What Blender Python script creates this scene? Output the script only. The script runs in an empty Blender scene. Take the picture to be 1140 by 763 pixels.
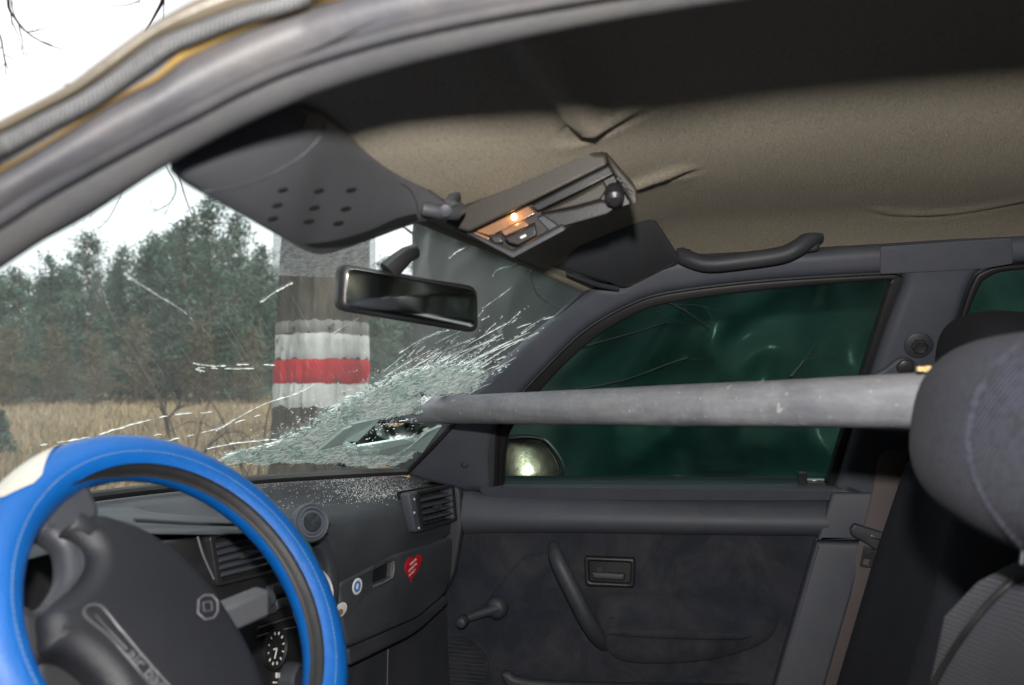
import bpy, bmesh, math, random
import numpy as np
from mathutils import Vector as V, Matrix, noise
from mathutils.bvhtree import BVHTree
random.seed(7)
rnd = random.Random(11)
SC = bpy.context.scene
COL = SC.collection

# ---------------------------------------------------------------- camera, world, light, exposure
FPX = 870.0
CAM = V((0, 0, 1.14))
YAW, PIT = math.radians(14), math.atan(44 / 870)
Fw = V((math.cos(YAW) * math.cos(PIT), math.sin(YAW) * math.cos(PIT), math.sin(PIT)))
Rt = V((math.sin(YAW), -math.cos(YAW), 0))
Up = Rt.cross(Fw)
cam = bpy.data.cameras.new('camera')
cam.lens = 36 * FPX / 1140; cam.sensor_width = 36; cam.clip_end = 3000; cam.clip_start = .02
cam.dof.use_dof = True; cam.dof.focus_distance = 1.35; cam.dof.aperture_fstop = 5.4
co = bpy.data.objects.new('camera', cam); COL.objects.link(co)
co.matrix_world = Matrix((Rt, Up, -Fw)).transposed().to_4x4(); co.location = CAM
SC.camera = co
W = bpy.data.worlds.new('World'); SC.world = W; W.use_nodes = True
nt = W.node_tree; bg = nt.nodes['Background']
sky = nt.nodes.new('ShaderNodeTexSky'); sky.sky_type = 'NISHITA'; sky.sun_disc = False
SUN_EL, SUN_AZ = math.radians(50), math.radians(205)
sky.sun_elevation = SUN_EL; sky.sun_rotation = SUN_AZ; sky.dust_density = 4; sky.air_density = 1
hs = nt.nodes.new('ShaderNodeHueSaturation'); hs.inputs['Saturation'].default_value = .12
nt.links.new(sky.outputs[0], hs.inputs['Color']); nt.links.new(hs.outputs[0], bg.inputs[0])
bg.inputs[1].default_value = .15
sl = bpy.data.lights.new('sun', 'SUN'); sl.energy = .5; sl.angle = math.radians(25); sl.color = (1, .97, .92)
so = bpy.data.objects.new('sun', sl); COL.objects.link(so)
sd = V((math.sin(SUN_AZ) * math.cos(SUN_EL), math.cos(SUN_AZ) * math.cos(SUN_EL), math.sin(SUN_EL)))
so.rotation_euler = sd.to_track_quat('Z', 'Y').to_euler(); so.location = (0, 0, 12)
# the photograph is a flash exposure: the flash fired a hand's breadth above the lens
fl = bpy.data.lights.new('camera_flash', 'SPOT'); fl.energy = 18; fl.shadow_soft_size = .013
fl.spot_size = math.radians(100); fl.spot_blend = .6; fl.color = (1, .95, .9)
fo = bpy.data.objects.new('camera_flash', fl); COL.objects.link(fo)
fo.matrix_world = co.matrix_world.copy(); fo.location = CAM + Up * .105 - Fw * .01
SC.view_settings.view_transform = 'Standard'; SC.view_settings.look = 'None'
SC.view_settings.gamma = 1; SC.view_settings.exposure = 1.55
SC.cycles.max_bounces = 8; SC.cycles.transparent_max_bounces = 24
SC.cycles.caustics_reflective = False; SC.cycles.caustics_refractive = False
SC.cycles.sample_clamp_indirect = 4

# ---------------------------------------------------------------- geometry helpers
def ray(px, py):
    return (Fw + Rt * ((px - 570) / FPX) - Up * ((py - 381.5) / FPX)).normalized()
def atd(px, py, depth):                                   # point at a given depth along the view
    r = ray(px, py); return CAM + r * (depth / r.dot(Fw))
class Frame:
    def __init__(s, O, N, A=None):
        s.O = V(O); s.N = V(N).normalized()
        if A is None: A = V((0, 0, 1)).cross(s.N)
        A = V(A); s.A = (A - s.N * A.dot(s.N)).normalized(); s.B = s.N.cross(s.A)
    def hit(s, px, py, h=0):
        r = ray(px, py); o = s.O + s.N * h
        return CAM + r * ((o - CAM).dot(s.N) / r.dot(s.N))
    def ab(s, px, py, h=0):
        d = s.hit(px, py, h) - s.O; return (d.dot(s.A), d.dot(s.B))
    def P(s, a, b, h=0): return s.O + s.A * a + s.B * b + s.N * h
def sm(pts, n=8, closed=False):                           # Catmull-Rom through the points (any dimension)
    pts = [tuple(p) for p in pts]; m = len(pts); out = []
    rng = range(m if closed else m - 1)
    for i in rng:
        if closed: p0, p1, p2, p3 = (pts[(i + k) % m] for k in (-1, 0, 1, 2))
        else: p0, p1, p2, p3 = pts[max(i - 1, 0)], pts[i], pts[i + 1], pts[min(i + 2, m - 1)]
        for k in range(n):
            t = k / n
            out.append(tuple(.5 * (2 * b + (c - a) * t + (2 * a - 5 * b + 4 * c - d) * t * t + (3 * b - a - 3 * c + d) * t ** 3)
                             for a, b, c, d in zip(p0, p1, p2, p3)))
    if not closed: out.append(pts[-1])
    return out
def rc(pts, r, n=4):                                      # polygon with rounded corners (2D)
    out = []; m = len(pts)
    for i in range(m):
        p = V(pts[i][:2]); a = V(pts[i - 1][:2]); b = V(pts[(i + 1) % m][:2])
        rr = r if len(pts[i]) < 3 else pts[i][2]
        da = (a - p); db = (b - p); ra = min(rr, da.length * .48); rb = min(rr, db.length * .48)
        q0 = p + da.normalized() * ra; q1 = p + db.normalized() * rb
        for k in range(n + 1):
            t = k / n; q = q0 * (1 - t) ** 2 + p * 2 * t * (1 - t) + q1 * t * t
            out.append((q.x, q.y))
    return out
class MB:
    def __init__(s): s.v = []; s.f = []; s.m = []
    def face(s, idx, m=0): s.f.append(tuple(idx)); s.m.append(m)
    def grid(s, rows, closed=False, m=0, closed_u=False):
        b = len(s.v); n = len(rows[0]); R = len(rows)
        for r in rows: s.v += [tuple(p) for p in r]
        for i in range(R if closed_u else R - 1):
            for j in range(n if closed else n - 1):
                j2 = (j + 1) % n; i2 = (i + 1) % R
                s.face((b + i * n + j, b + i2 * n + j, b + i2 * n + j2, b + i * n + j2), m)
        return b
    def poly(s, pts, m=0):
        b = len(s.v); s.v += [tuple(p) for p in pts]; s.face(range(b, b + len(pts)), m)
    def box(s, c, ax, ay, az, m=0):                        # half vectors
        c, ax, ay, az = V(c), V(ax), V(ay), V(az); b = len(s.v)
        for k in ((-1, -1, -1), (1, -1, -1), (1, 1, -1), (-1, 1, -1), (-1, -1, 1), (1, -1, 1), (1, 1, 1), (-1, 1, 1)):
            s.v.append(tuple(c + ax * k[0] + ay * k[1] + az * k[2]))
        for q in ((0, 3, 2, 1), (4, 5, 6, 7), (0, 1, 5, 4), (1, 2, 6, 5), (2, 3, 7, 6), (3, 0, 4, 7)): s.face([b + i for i in q], m)
    def tube(s, pts, r, n=10, up=None, flat=1, caps=True, m=0, closed=False):
        pts = [V(p) for p in pts]; R = r if hasattr(r, '__len__') else [r] * len(pts)
        rows = []; u = V(up) if up else None; L = len(pts)
        for i, p in enumerate(pts):
            if closed: t = (pts[(i + 1) % L] - pts[i - 1])
            else: t = (pts[min(i + 1, L - 1)] - pts[max(i - 1, 0)])
            t = t.normalized()
            if u is None: u = V((0, 0, 1)) if abs(t.z) < .9 else V((1, 0, 0))
            x = (u - t * u.dot(t)).normalized(); y = t.cross(x)
            if up is None: u = x
            rows.append([p + x * (R[i] * flat * math.cos(a)) + y * (R[i] * math.sin(a)) for a in [2 * math.pi * k / n for k in range(n)]])
        b = s.grid(rows, closed=True, m=m, closed_u=closed)
        if caps and not closed:
            s.face([b + k for k in range(n)][::-1], m); s.face([b + (L - 1) * n + k for k in range(n)], m)
    def lathe(s, fr, c, prof, n=24, m=0):                  # prof: (radius, height along normal)
        rows = []
        for r, h in prof:
            rows.append([c + fr.N * h + (fr.A * math.cos(a) + fr.B * math.sin(a)) * r for a in [2 * math.pi * k / n for k in range(n)]])
        b = s.grid(rows, closed=True, m=m)
        s.face([b + (len(prof) - 1) * n + k for k in range(n)], m)
    def sell(s, c, ax, ay, az, e=.5, nu=40, nv=24, m=0):   # superellipsoid with half vectors
        c, ax, ay, az = V(c), V(ax), V(ay), V(az); rows = []
        pw = lambda x: math.copysign(abs(x) ** e, x)
        for i in range(nv + 1):
            p = -math.pi / 2 + math.pi * i / nv
            rows.append([c + ax * (pw(math.cos(p)) * pw(math.cos(t))) + ay * (pw(math.cos(p)) * pw(math.sin(t))) + az * pw(math.sin(p))
                         for t in [2 * math.pi * k / nu for k in range(nu)]])
        s.grid(rows, closed=True, m=m)
    def build(s, name, mats, parent=None, smooth=35, label=None, cat=None, group=None, kind=None, weld=False):
        me = bpy.data.meshes.new(name); me.from_pydata(s.v, [], s.f)
        for x in (mats if isinstance(mats, (list, tuple)) else [mats]): me.materials.append(x)
        me.polygons.foreach_set('material_index', s.m)
        return fin(name, me, parent, smooth, label, cat, group, kind, weld)
def fin(name, me, parent=None, smooth=35, label=None, cat=None, group=None, kind=None, weld=False):
    bm = bmesh.new(); bm.from_mesh(me)
    if weld: bmesh.ops.remove_doubles(bm, verts=bm.verts, dist=1e-5)
    if len(bm.faces) < 60000: bmesh.ops.recalc_face_normals(bm, faces=bm.faces)
    bm.to_mesh(me); bm.free()
    if smooth:
        me.polygons.foreach_set('use_smooth', [True] * len(me.polygons)); me.set_sharp_from_angle(angle=math.radians(smooth))
    o = bpy.data.objects.new(name, me); COL.objects.link(o)
    if parent: o.parent = parent
    tag(o, label, cat, group, kind); return o
def tag(o, label=None, cat=None, group=None, kind=None):
    if label: o['label'] = label
    if cat: o['category'] = cat
    if group: o['group'] = group
    if kind: o['kind'] = kind
    return o
def thing(name, label, cat, loc=(0, 0, 0), group=None):
    o = bpy.data.objects.new(name, None); o.empty_display_size = .1; COL.objects.link(o); o.location = loc
    return tag(o, label, cat, group)
def plate(name, fr, outs, h0, h1, bev, mat, parent=None, pix=True, res=3, label=None, kind=None, ret=False, **k):
    """extruded, bevelled plate. outs: outline then holes; in pixels of the front face or frame units"""
    cu = bpy.data.curves.new(name, 'CURVE'); cu.dimensions = '2D'; cu.fill_mode = 'BOTH'
    for o in outs:
        pts = [fr.ab(x, y, h1) for x, y in o] if pix else o
        sp = cu.splines.new('POLY'); sp.points.add(len(pts) - 1)
        for i, (a, b) in enumerate(pts): sp.points[i].co = (a, b, 0, 1)
        sp.use_cyclic_u = True
    th = (h1 - h0) / 2; bev = min(bev, th * .98)
    cu.extrude = th - bev; cu.bevel_depth = bev; cu.bevel_resolution = res; cu.offset = -bev
    ob = bpy.data.objects.new('tmp', cu); me = bpy.data.meshes.new_from_object(ob)
    bpy.data.objects.remove(ob); bpy.data.curves.remove(cu)
    mid = (h0 + h1) / 2
    for v in me.vertices: v.co = fr.P(v.co.x, v.co.y, mid + v.co.z)
    me.materials.clear(); me.materials.append(mat)
    return fin(name, me, parent, 50, label, kind=kind, weld=True, **k)
def text(name, s, fr, px, py, h, size, ang, mat, parent, ext=.0004, sp=1.0, fit=None):
    cu = bpy.data.curves.new(name, 'FONT'); cu.body = s; cu.size = size; cu.align_x = 'CENTER'; cu.align_y = 'CENTER'; cu.extrude = ext; cu.space_character = sp
    ob = bpy.data.objects.new('tmp', cu); me = bpy.data.meshes.new_from_object(ob); bpy.data.objects.remove(ob)
    a, b = fr.ab(px, py, h); c, d = math.cos(ang), math.sin(ang)
    for v in me.vertices:
        x, y = v.co.x, v.co.y; v.co = fr.P(a + x * c - y * d, b + x * d + y * c, h + v.co.z)
    me.materials.clear(); me.materials.append(mat)
    return fin(name, me, parent, 0)

# ---------------------------------------------------------------- materials
def pm(name, col, rough=.6, var=.15, vs=6, bump=.15, bs=300, metal=0, sheen=0, coat=0, spec=.5, speck=None, dust=None, wave=None, alpha=None):
    m = bpy.data.materials.new(name); m.use_nodes = True; t = m.node_tree; N = t.nodes; L = t.links
    b = N['Principled BSDF']; b.inputs['Roughness'].default_value = rough; b.inputs['Metallic'].default_value = metal
    b.inputs['Specular IOR Level'].default_value = spec
    if sheen: b.inputs['Sheen Weight'].default_value = sheen; b.inputs['Sheen Roughness'].default_value = .6
    if coat: b.inputs['Coat Weight'].default_value = coat; b.inputs['Coat Roughness'].default_value = .12
    tc = N.new('ShaderNodeTexCoord'); co_ = tc.outputs['Object']
    n1 = N.new('ShaderNodeTexNoise'); n1.inputs['Scale'].default_value = vs; n1.inputs['Detail'].default_value = 6; n1.inputs['Roughness'].default_value = .65
    L.new(co_, n1.inputs['Vector'])
    rp = N.new('ShaderNodeValToRGB'); e = rp.color_ramp.elements
    e[0].position = .3; e[1].position = .7
    e[0].color = tuple(c * (1 - var) for c in col) + (1,); e[1].color = tuple(min(1, c * (1 + var)) for c in col) + (1,)
    L.new(n1.outputs['Fac'], rp.inputs[0]); out = rp.outputs[0]
    n2 = N.new('ShaderNodeTexNoise'); n2.inputs['Scale'].default_value = bs; n2.inputs['Detail'].default_value = 3
    L.new(co_, n2.inputs['Vector'])
    def mixc(fac, a, c2):
        mx = N.new('ShaderNodeMix'); mx.data_type = 'RGBA'; L.new(fac, mx.inputs[0]); L.new(a, mx.inputs[6]); mx.inputs[7].default_value = (*c2, 1); return mx.outputs[2]
    if speck:                                             # (colour, scale, threshold)
        n3 = N.new('ShaderNodeTexNoise'); n3.inputs['Scale'].default_value = speck[1]; n3.inputs['Detail'].default_value = 2; L.new(co_, n3.inputs['Vector'])
        r3 = N.new('ShaderNodeMapRange'); r3.inputs[1].default_value = speck[2]; r3.inputs[2].default_value = speck[2] + .12; L.new(n3.outputs['Fac'], r3.inputs[0])
        out = mixc(r3.outputs[0], out, speck[0])
    if dust:                                              # (colour, amount) : broad smudges of dust
        n4 = N.new('ShaderNodeTexNoise'); n4.inputs['Scale'].default_value = 9; n4.inputs['Detail'].default_value = 9; n4.inputs['Roughness'].default_value = .75; n4.inputs['Distortion'].default_value = .6; L.new(co_, n4.inputs['Vector'])
        r4 = N.new('ShaderNodeMapRange'); r4.inputs[1].default_value = .42; r4.inputs[2].default_value = .75; r4.inputs[4].default_value = dust[1]; L.new(n4.outputs['Fac'], r4.inputs[0])
        out = mixc(r4.outputs[0], out, dust[0])
        rr = N.new('ShaderNodeMapRange'); rr.inputs[3].default_value = rough; rr.inputs[4].default_value = min(1, rough + .25); L.new(r4.outputs[0], rr.inputs[0]); L.new(rr.outputs[0], b.inputs['Roughness'])
    L.new(out, b.inputs['Base Color'])
    hgt = n2.outputs['Fac']
    if wave:                                              # (scale, axis) woven ribs
        w = N.new('ShaderNodeTexWave'); w.inputs['Scale'].default_value = wave[0]; w.bands_direction = wave[1]; w.inputs['Distortion'].default_value = .3
        L.new(co_, w.inputs['Vector'])
        ad = N.new('ShaderNodeMath'); ad.operation = 'ADD'; L.new(w.outputs['Fac'], ad.inputs[0]); L.new(hgt, ad.inputs[1]); hgt = ad.outputs[0]
        mx = N.new('ShaderNodeMix'); mx.data_type = 'RGBA'; mx.blend_type = 'MULTIPLY'; mx.inputs[0].default_value = .5
        L.new(out, mx.inputs[6]); L.new(w.outputs['Color'], mx.inputs[7]); L.new(mx.outputs[2], b.inputs['Base Color'])
    if bump:
        bp = N.new('ShaderNodeBump'); bp.inputs['Strength'].default_value = bump; bp.inputs['Distance'].default_value = .002
        L.new(hgt, bp.inputs['Height']); L.new(bp.outputs[0], b.inputs['Normal'])
    return m
def glass(name, tint, gloss=.06, dust=.03, dcol=(.8, .82, .8), dscale=3, rough=.0, trl=.5):
    m = bpy.data.materials.new(name); m.use_nodes = True; t = m.node_tree; N = t.nodes; L = t.links
    N.remove(N['Principled BSDF']); o = N['Material Output']
    tr = N.new('ShaderNodeBsdfTransparent'); tr.inputs[0].default_value = (*tint, 1)
    gl = N.new('ShaderNodeBsdfGlossy'); gl.inputs['Roughness'].default_value = rough
    df = N.new('ShaderNodeBsdfDiffuse'); df.inputs[0].default_value = (*dcol, 1)
    tl = N.new('ShaderNodeBsdfTranslucent'); tl.inputs[0].default_value = (*dcol, 1)
    m0 = N.new('ShaderNodeMixShader'); m0.inputs[0].default_value = trl; L.new(df.outputs[0], m0.inputs[1]); L.new(tl.outputs[0], m0.inputs[2])
    tc = N.new('ShaderNodeTexCoord'); n = N.new('ShaderNodeTexNoise'); n.inputs['Scale'].default_value = dscale; n.inputs['Detail'].default_value = 2.5; n.inputs['Roughness'].default_value = .7
    L.new(tc.outputs['Object'], n.inputs['Vector'])
    mr = N.new('ShaderNodeMapRange'); mr.inputs[1].default_value = .3; mr.inputs[2].default_value = .75; mr.inputs[3].default_value = dust * .35; mr.inputs[4].default_value = dust * 1.8
    L.new(n.outputs['Fac'], mr.inputs[0])
    m1 = N.new('ShaderNodeMixShader'); L.new(mr.outputs[0], m1.inputs[0]); L.new(tr.outputs[0], m1.inputs[1]); L.new(m0.outputs[0], m1.inputs[2])
    fr = N.new('ShaderNodeFresnel'); fr.inputs[0].default_value = 1.45
    mu = N.new('ShaderNodeMath'); mu.operation = 'MULTIPLY'; mu.inputs[1].default_value = gloss / .04; L.new(fr.outputs[0], mu.inputs[0])
    cl = N.new('ShaderNodeMath'); cl.operation = 'MINIMUM'; cl.inputs[1].default_value = .8; L.new(mu.outputs[0], cl.inputs[0])
    m2 = N.new('ShaderNodeMixShader'); L.new(cl.outputs[0], m2.inputs[0]); L.new(m1.outputs[0], m2.inputs[1]); L.new(gl.outputs[0], m2.inputs[2])
    L.new(m2.outputs[0], o.inputs[0]); return m
DUST = (.13, .12, .11)
M = dict(
    plastic=pm('blue grey trim plastic', (.062, .070, .092), .55, .1, 5, .12, 700, dust=((.12, .115, .11), .35)),
    plastic2=pm('charcoal trim plastic', (.034, .038, .047), .5, .12, 6, .2, 600, dust=(DUST, .22)),
    dashm=pm('dusty dashboard plastic', (.038, .042, .050), .5, .12, 6, .3, 800, speck=((.16, .16, .16), 260, .72), dust=((.12, .12, .12), .35)),
    black=pm('black plastic', (.016, .016, .018), .38, .2, 12, .1, 500, dust=((.1, .1, .1), .15)),
    rubber=pm('black rubber', (.012, .012, .013), .5, .2, 20, .1, 300),
    lining=pm('black cover lining', (.012, .012, .014), .6, .2, 20, .2, 500),
    leather=pm('grained airbag cover', (.010, .011, .015), .50, .12, 8, .35, 900),
    blue=pm('blue vinyl wheel cover', (.0005, .088, .34), .38, .06, 5, .5, 900, wave=None),
    cream=pm('silver cream vinyl', (.50, .48, .42), .28, .12, 14, .3, 400, coat=.3),
    stitch=pm('grey thread', (.14, .2, .28), .8, .2, 50, .1, 500),
    head=pm('beige flocked headliner', (.46, .41, .315), .95, .06, 3, .9, 700, speck=((.28, .255, .20), 620, .50)),
    console=pm('taupe console plastic', (.028, .025, .019), .5, .08, 8, .15, 700),
    visor=pm('charcoal visor vinyl', (.066, .070, .078), .5, .1, 5, .25, 500, dust=((.10, .10, .10), .2)),
    fabric=pm('blue grey seat fabric', (.034, .038, .054), .9, .15, 9, .8, 500, sheen=.08, wave=(90, 'Z')),
    fabric2=pm('plain blue grey fabric', (.026, .031, .056), .9, .15, 7, 1.0, 900, sheen=.04, wave=(130, 'DIAGONAL'), speck=((.010, .012, .024), 300, .50)),
    dfab=pm('navy door fabric', (.0105, .0145, .026), .85, .25, 12, .8, 400, sheen=.05, dust=((.085, .080, .082), .6)),
    seatd=pm('dark seat fabric', (.0075, .009, .015), .92, .3, 10, .9, 300, sheen=.0),
    pipe=pm('scuffed aluminium pipe', (.22, .228, .255), .55, .10, 10, .3, 90, metal=.2, dust=((.44, .445, .45), .7), speck=((.50, .50, .49), 90, .64)),
    belt=pm('seat belt webbing', (.105, .088, .088), .8, .08, 20, .5, 400),
    chrome=pm('scratched metal', (.55, .55, .56), .25, .1, 20, .05, 200, metal=1),
    bolt=pm('dark steel', (.08, .08, .085), .35, .2, 30, .2, 200, metal=.6),
    paint=pm('faded car paint', (.055, .046, .032), .35, .3, 25, .15, 100, coat=.4, dust=((.07, .062, .05), .6)),
    gold=pm('gold primer edge', (.22, .14, .04), .4, .25, 40, .1, 200, dust=((.2, .15, .08), .4)),
    silver=pm('dusty grey painted frame', (.033, .034, .040), .6, .2, 10, .15, 300, dust=((.11, .095, .08), .4)),
    carpet=pm('dark carpet', (.03, .03, .032), .95, .3, 20, .8, 200),
    white=pm('white print', (.75, .75, .74), .5, .1, 30, 0), red=pm('red sticker', (.55, .01, .02), .35, .1, 30, .05),
    sblue=pm('blue print', (.05, .2, .55), .4, .1, 30, 0), brown=pm('brown print', (.3, .18, .08), .4, .3, 60, 0),
    grey=pm('grey moulding line', (.13, .13, .145), .4, .1, 30, .1), greyd=pm('embossed line', (.075, .075, .082), .35, .1, 30, .1),
    amber=pm('amber lamp lens', (.26, .14, .08), .25, .2, 30, .2, 300, coat=.5),
    green=pm('green cord sleeve', (.02, .2, .12), .4, .1, 20, 0),
    tarp=pm('green tarpaulin', (.0008, .027, .022), .42, .7, 2.5, .12, 12, coat=.12, dust=((.03, .08, .06), .35)),
    rope=pm('hemp rope', (.3, .25, .16), .8, .2, 30, .5, 200),
    mirrorg=pm('mirror silver', (.62, .68, .66), .10, .05, 5, 0, metal=1),
    brownmirror=pm('dirty silver with brown reflection tint', (.22, .125, .11), .17, .6, 22, .05, 90, metal=1),  # brown reflection put into the colour and mottling; dirt in the roughness
)
# materials that need nodes of their own
def add_stripe_grain(m, scale, amt, axis_scale=(1, 1, 1)):
    t = m.node_tree; N = t.nodes; L = t.links; b = N['Principled BSDF']
    src = b.inputs['Base Color'].links[0].from_socket
    tc = N.new('ShaderNodeTexCoord'); mp = N.new('ShaderNodeMapping'); mp.inputs['Scale'].default_value = axis_scale
    n = N.new('ShaderNodeTexNoise'); n.inputs['Scale'].default_value = scale; n.inputs['Detail'].default_value = 7; n.inputs['Roughness'].default_value = .7
    L.new(tc.outputs['Object'], mp.inputs[0]); L.new(mp.outputs[0], n.inputs['Vector'])
    mr = N.new('ShaderNodeMapRange'); mr.inputs[1].default_value = .3; mr.inputs[2].default_value = .7; mr.inputs[3].default_value = 1 - amt; mr.inputs[4].default_value = 1 + amt * .4
    L.new(n.outputs['Fac'], mr.inputs[0])
    mx = N.new('ShaderNodeMix'); mx.data_type = 'RGBA'; mx.blend_type = 'MULTIPLY'; mx.inputs[0].default_value = 1
    L.new(src, mx.inputs[6]); L.new(mr.outputs[0], mx.inputs[7]); L.new(mx.outputs[2], b.inputs['Base Color'])
    return m
# bark with the painted trail mark: white, red, white bands by height
def bark_mat():
    m = pm('bark', (.12, .10, .075), .9, .3, 5, .8, 30); t = m.node_tree; N = t.nodes; L = t.links
    add_stripe_grain(m, 9, .6, (3, 3, .5)); return m
M['bark'] = bark_mat()
def band_mat(name, col, thr):
    m = pm(name, col, .75, .12, 6, .6, 40, speck=((.10, .09, .07), 14, thr)); add_stripe_grain(m, 10, .25, (3, 3, .4)); return m
M['wband'] = band_mat('old white paint on bark', (.80, .80, .77), .66)
M['rband'] = band_mat('old red paint on bark', (.68, .015, .025), .72)
M['gband'] = band_mat('faded white wash on bark', (.36, .35, .32), .60)
M['needles'] = pm('pine needles', (.046, .092, .062), .8, .35, .45, 0)
M['needles2'] = pm('brownish winter leaves', (.085, .075, .04), .85, .4, .6, 0)
M['ptrunk'] = pm('pine trunk', (.10, .075, .05), .9, .3, 3, .5, 20)
M['twig'] = pm('bare twig bark', (.045, .035, .03), .85, .2, 10, .2, 50)
M['dtwig'] = pm('dark twig bark', (.010, .012, .011), .7, .2, 10, .1, 50)  # much darker than the other bare twigs
M['grassg'] = pm('dry meadow soil', (.19, .15, .09), .95, .35, .25, .5, 8, speck=((.13, .12, .05), 1.2, .55))
M['grass'] = pm('dry grass blades', (.235, .18, .11), .9, .35, .5, 0)
M['blue'].node_tree.nodes['Principled BSDF'].inputs['Coat Weight'].default_value = .25
M['blue'].node_tree.nodes['Principled BSDF'].inputs['Coat Roughness'].default_value = .3
M['windscreen'] = glass('laminated windscreen', (.84, .90, .88), .006, .13, (.55, .58, .57), 1.6)
M['strip'] = glass('frosted film', (.80, .82, .82), .01, .34, (.80, .81, .81), 160)
M['side'] = glass('green tinted glass', (.62, .75, .71), .03, .004, (.4, .42, .4), 5)
M['rearg'] = glass('rear glass', (.25, .3, .28), .05, .03)
M['crushed'] = glass('crushed glass', (.70, .92, .88), .04, 1.2, (.84, 1, .97), 30, .35, .3)
M['crack'] = glass('crack in glass', (.8, .92, .90), .04, 3, (.93, 1, .99), 200, .3, .25)
M['aqua'] = glass('aqua broken glass', (.6, .9, .85), .04, 2.4, (.74, .95, .91), 60, .3, .3)
def lamp_mat():
    m = bpy.data.materials.new('lit lamp bulb'); m.use_nodes = True; N = m.node_tree.nodes; b = N['Principled BSDF']
    b.inputs['Base Color'].default_value = (1, .7, .3, 1); b.inputs['Emission Color'].default_value = (1, .55, .2, 1); b.inputs['Emission Strength'].default_value = 9
    return m
M['lamp'] = lamp_mat()

# ================================================================ THE SETTING
mb = MB(); xs = [-400 + 20 * i for i in range(41)]
def gz(x, y): return -.02 + .25 * noise.noise(V((x * .03, y * .03, 3))) * min(1, max(0, (math.hypot(x, y) - 6) / 20))
def axis(): 
    a = [-1500, -600, -300, -150] + [-100 + 2.5 * i for i in range(81)] + [150, 300, 600, 1500]; return a
ax_ = axis()
mb.grid([[(x, y, gz(x, y) if abs(x) <= 100 and abs(y) <= 100 else -.05) for y in ax_] for x in ax_])
mb.build('ground', M['grassg'], kind='structure')
mb = MB(); rows = [[(x, y, gz(x, y) * 0 + .015) for x in (-6.2, -5, -3, -1, .1)] for y in range(-60, 61, 4)]
mb.grid(rows); mb.build('unseen_road', pm('added dark asphalt', (.045, .045, .047), .7, .25, 2, .6, 60, speck=((.09, .09, .088), 60, .6)), kind='structure')  # unseen roadway, added dark to cut light bounced into the cabin
mb = MB(); rows = [[(x, y, .012 + .01 * noise.noise(V((x, y, 0)))) for x in (.1, 1, 2, 3, 4.2)] for y in [-60 + 2 * k for k in range(61)]]
mb.grid(rows); mb.build('verge', pm('muddy verge', (.075, .06, .04), .9, .4, 1.5, .8, 20, speck=((.05, .06, .025), 5, .5)), kind='structure')  # dark ground strip added out of view, for less bounced light
# dry grass: blades in the meadow seen through the windscreen
mb = MB(); g = random.Random(3)
for i in range(34000):
    a = math.radians(g.uniform(14, 62)); r = 5.5 + 44 * g.random() ** 1.1
    x, y = r * math.cos(a), r * math.sin(a); z = gz(x, y)
    h = g.uniform(.10, .32) * (1 + .7 * max(0, noise.noise(V((x * .4, y * .4, 1))))); w = .006 + .0011 * r
    t = g.uniform(0, 6.28); dx, dy = math.cos(t) * w, math.sin(t) * w; lx, ly = g.gauss(0, .3) * h, g.gauss(0, .3) * h
    b = len(mb.v); mb.v += [(x - dx, y - dy, z - .02), (x + dx, y + dy, z - .02), (x + lx, y + ly, z + h)]; mb.face((b, b + 1, b + 2))
mb.build('dry_grass', M['grass'], smooth=0, kind='stuff', label='dry brown meadow grass beyond the windscreen, up to the pines')

def branchy(mb, p, d, L, r, lvl, g, droop=0, kids=3, spread=.7):
    n = 5; pts = [p]; q = V(p); dd = V(d).normalized()
    for i in range(n):
        dd = (dd + V((g.gauss(0, .14), g.gauss(0, .14), g.gauss(0, .12) - droop))).normalized(); q = q + dd * (L / n); pts.append(q.copy())
    mb.tube(pts, [r * (1 - .75 * i / n) for i in range(n + 1)], n=6 if lvl > 1 else 4, caps=False)
    if lvl <= 0: return
    for k in range(kids):
        i = g.randint(1, n); s = V((g.gauss(0, 1), g.gauss(0, 1), g.gauss(0, .7))).normalized()
        branchy(mb, pts[i], ((pts[i] - pts[i - 1]).normalized() + s * spread), L * g.uniform(.45, .7), r * .45, lvl - 1, g, droop, kids, spread)
# pine variants
def pine_meshes(seed, H, R, mat):
    g = random.Random(seed); tb = MB(); cb = MB()
    tb.tube([V((g.gauss(0, .04) * k, g.gauss(0, .04) * k, H * .96 * k / 8)) for k in range(9)], [.16 * (1 - k / 9) + .015 for k in range(9)], n=8)
    zz = .35
    while zz < H * .97:
        t = zz / H; rad = R * (1 - t) ** .62 * g.uniform(.6, 1.1) * (.8 + .2 * min(1, t * 6)) + .1
        nb = g.randint(4, 7)
        for k in range(nb):
            a = g.uniform(0, 6.28); up = g.uniform(.0, .45) + .5 * t; L = rad * g.uniform(.6, 1.15)
            d = V((math.cos(a), math.sin(a), up)).normalized(); tip = V((0, 0, zz)) + d * L
            tb.tube([V((0, 0, zz)), tip], [.03, .008], n=3, caps=False)
            for j in range(int(9 + L * 9)):
                s = g.uniform(.25, 1.05); c = V((0, 0, zz)) + d * (L * s) + V((g.gauss(0, .16), g.gauss(0, .16), g.gauss(.05, .13)))
                for m_ in range(2):
                    u = V((g.gauss(0, 1), g.gauss(0, 1), g.gauss(.5, .8))).normalized() * g.uniform(.12, .27)
                    w = V((g.gauss(0, 1), g.gauss(0, 1), g.gauss(0, 1))).normalized() * g.uniform(.03, .07)
                    b = len(cb.v); cb.v += [tuple(c - w), tuple(c + w), tuple(c + u)]; cb.face((b, b + 1, b + 2))
        zz += g.uniform(.16, .34) * (1 + t * .3)
    return tb, cb
pines = []
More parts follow.
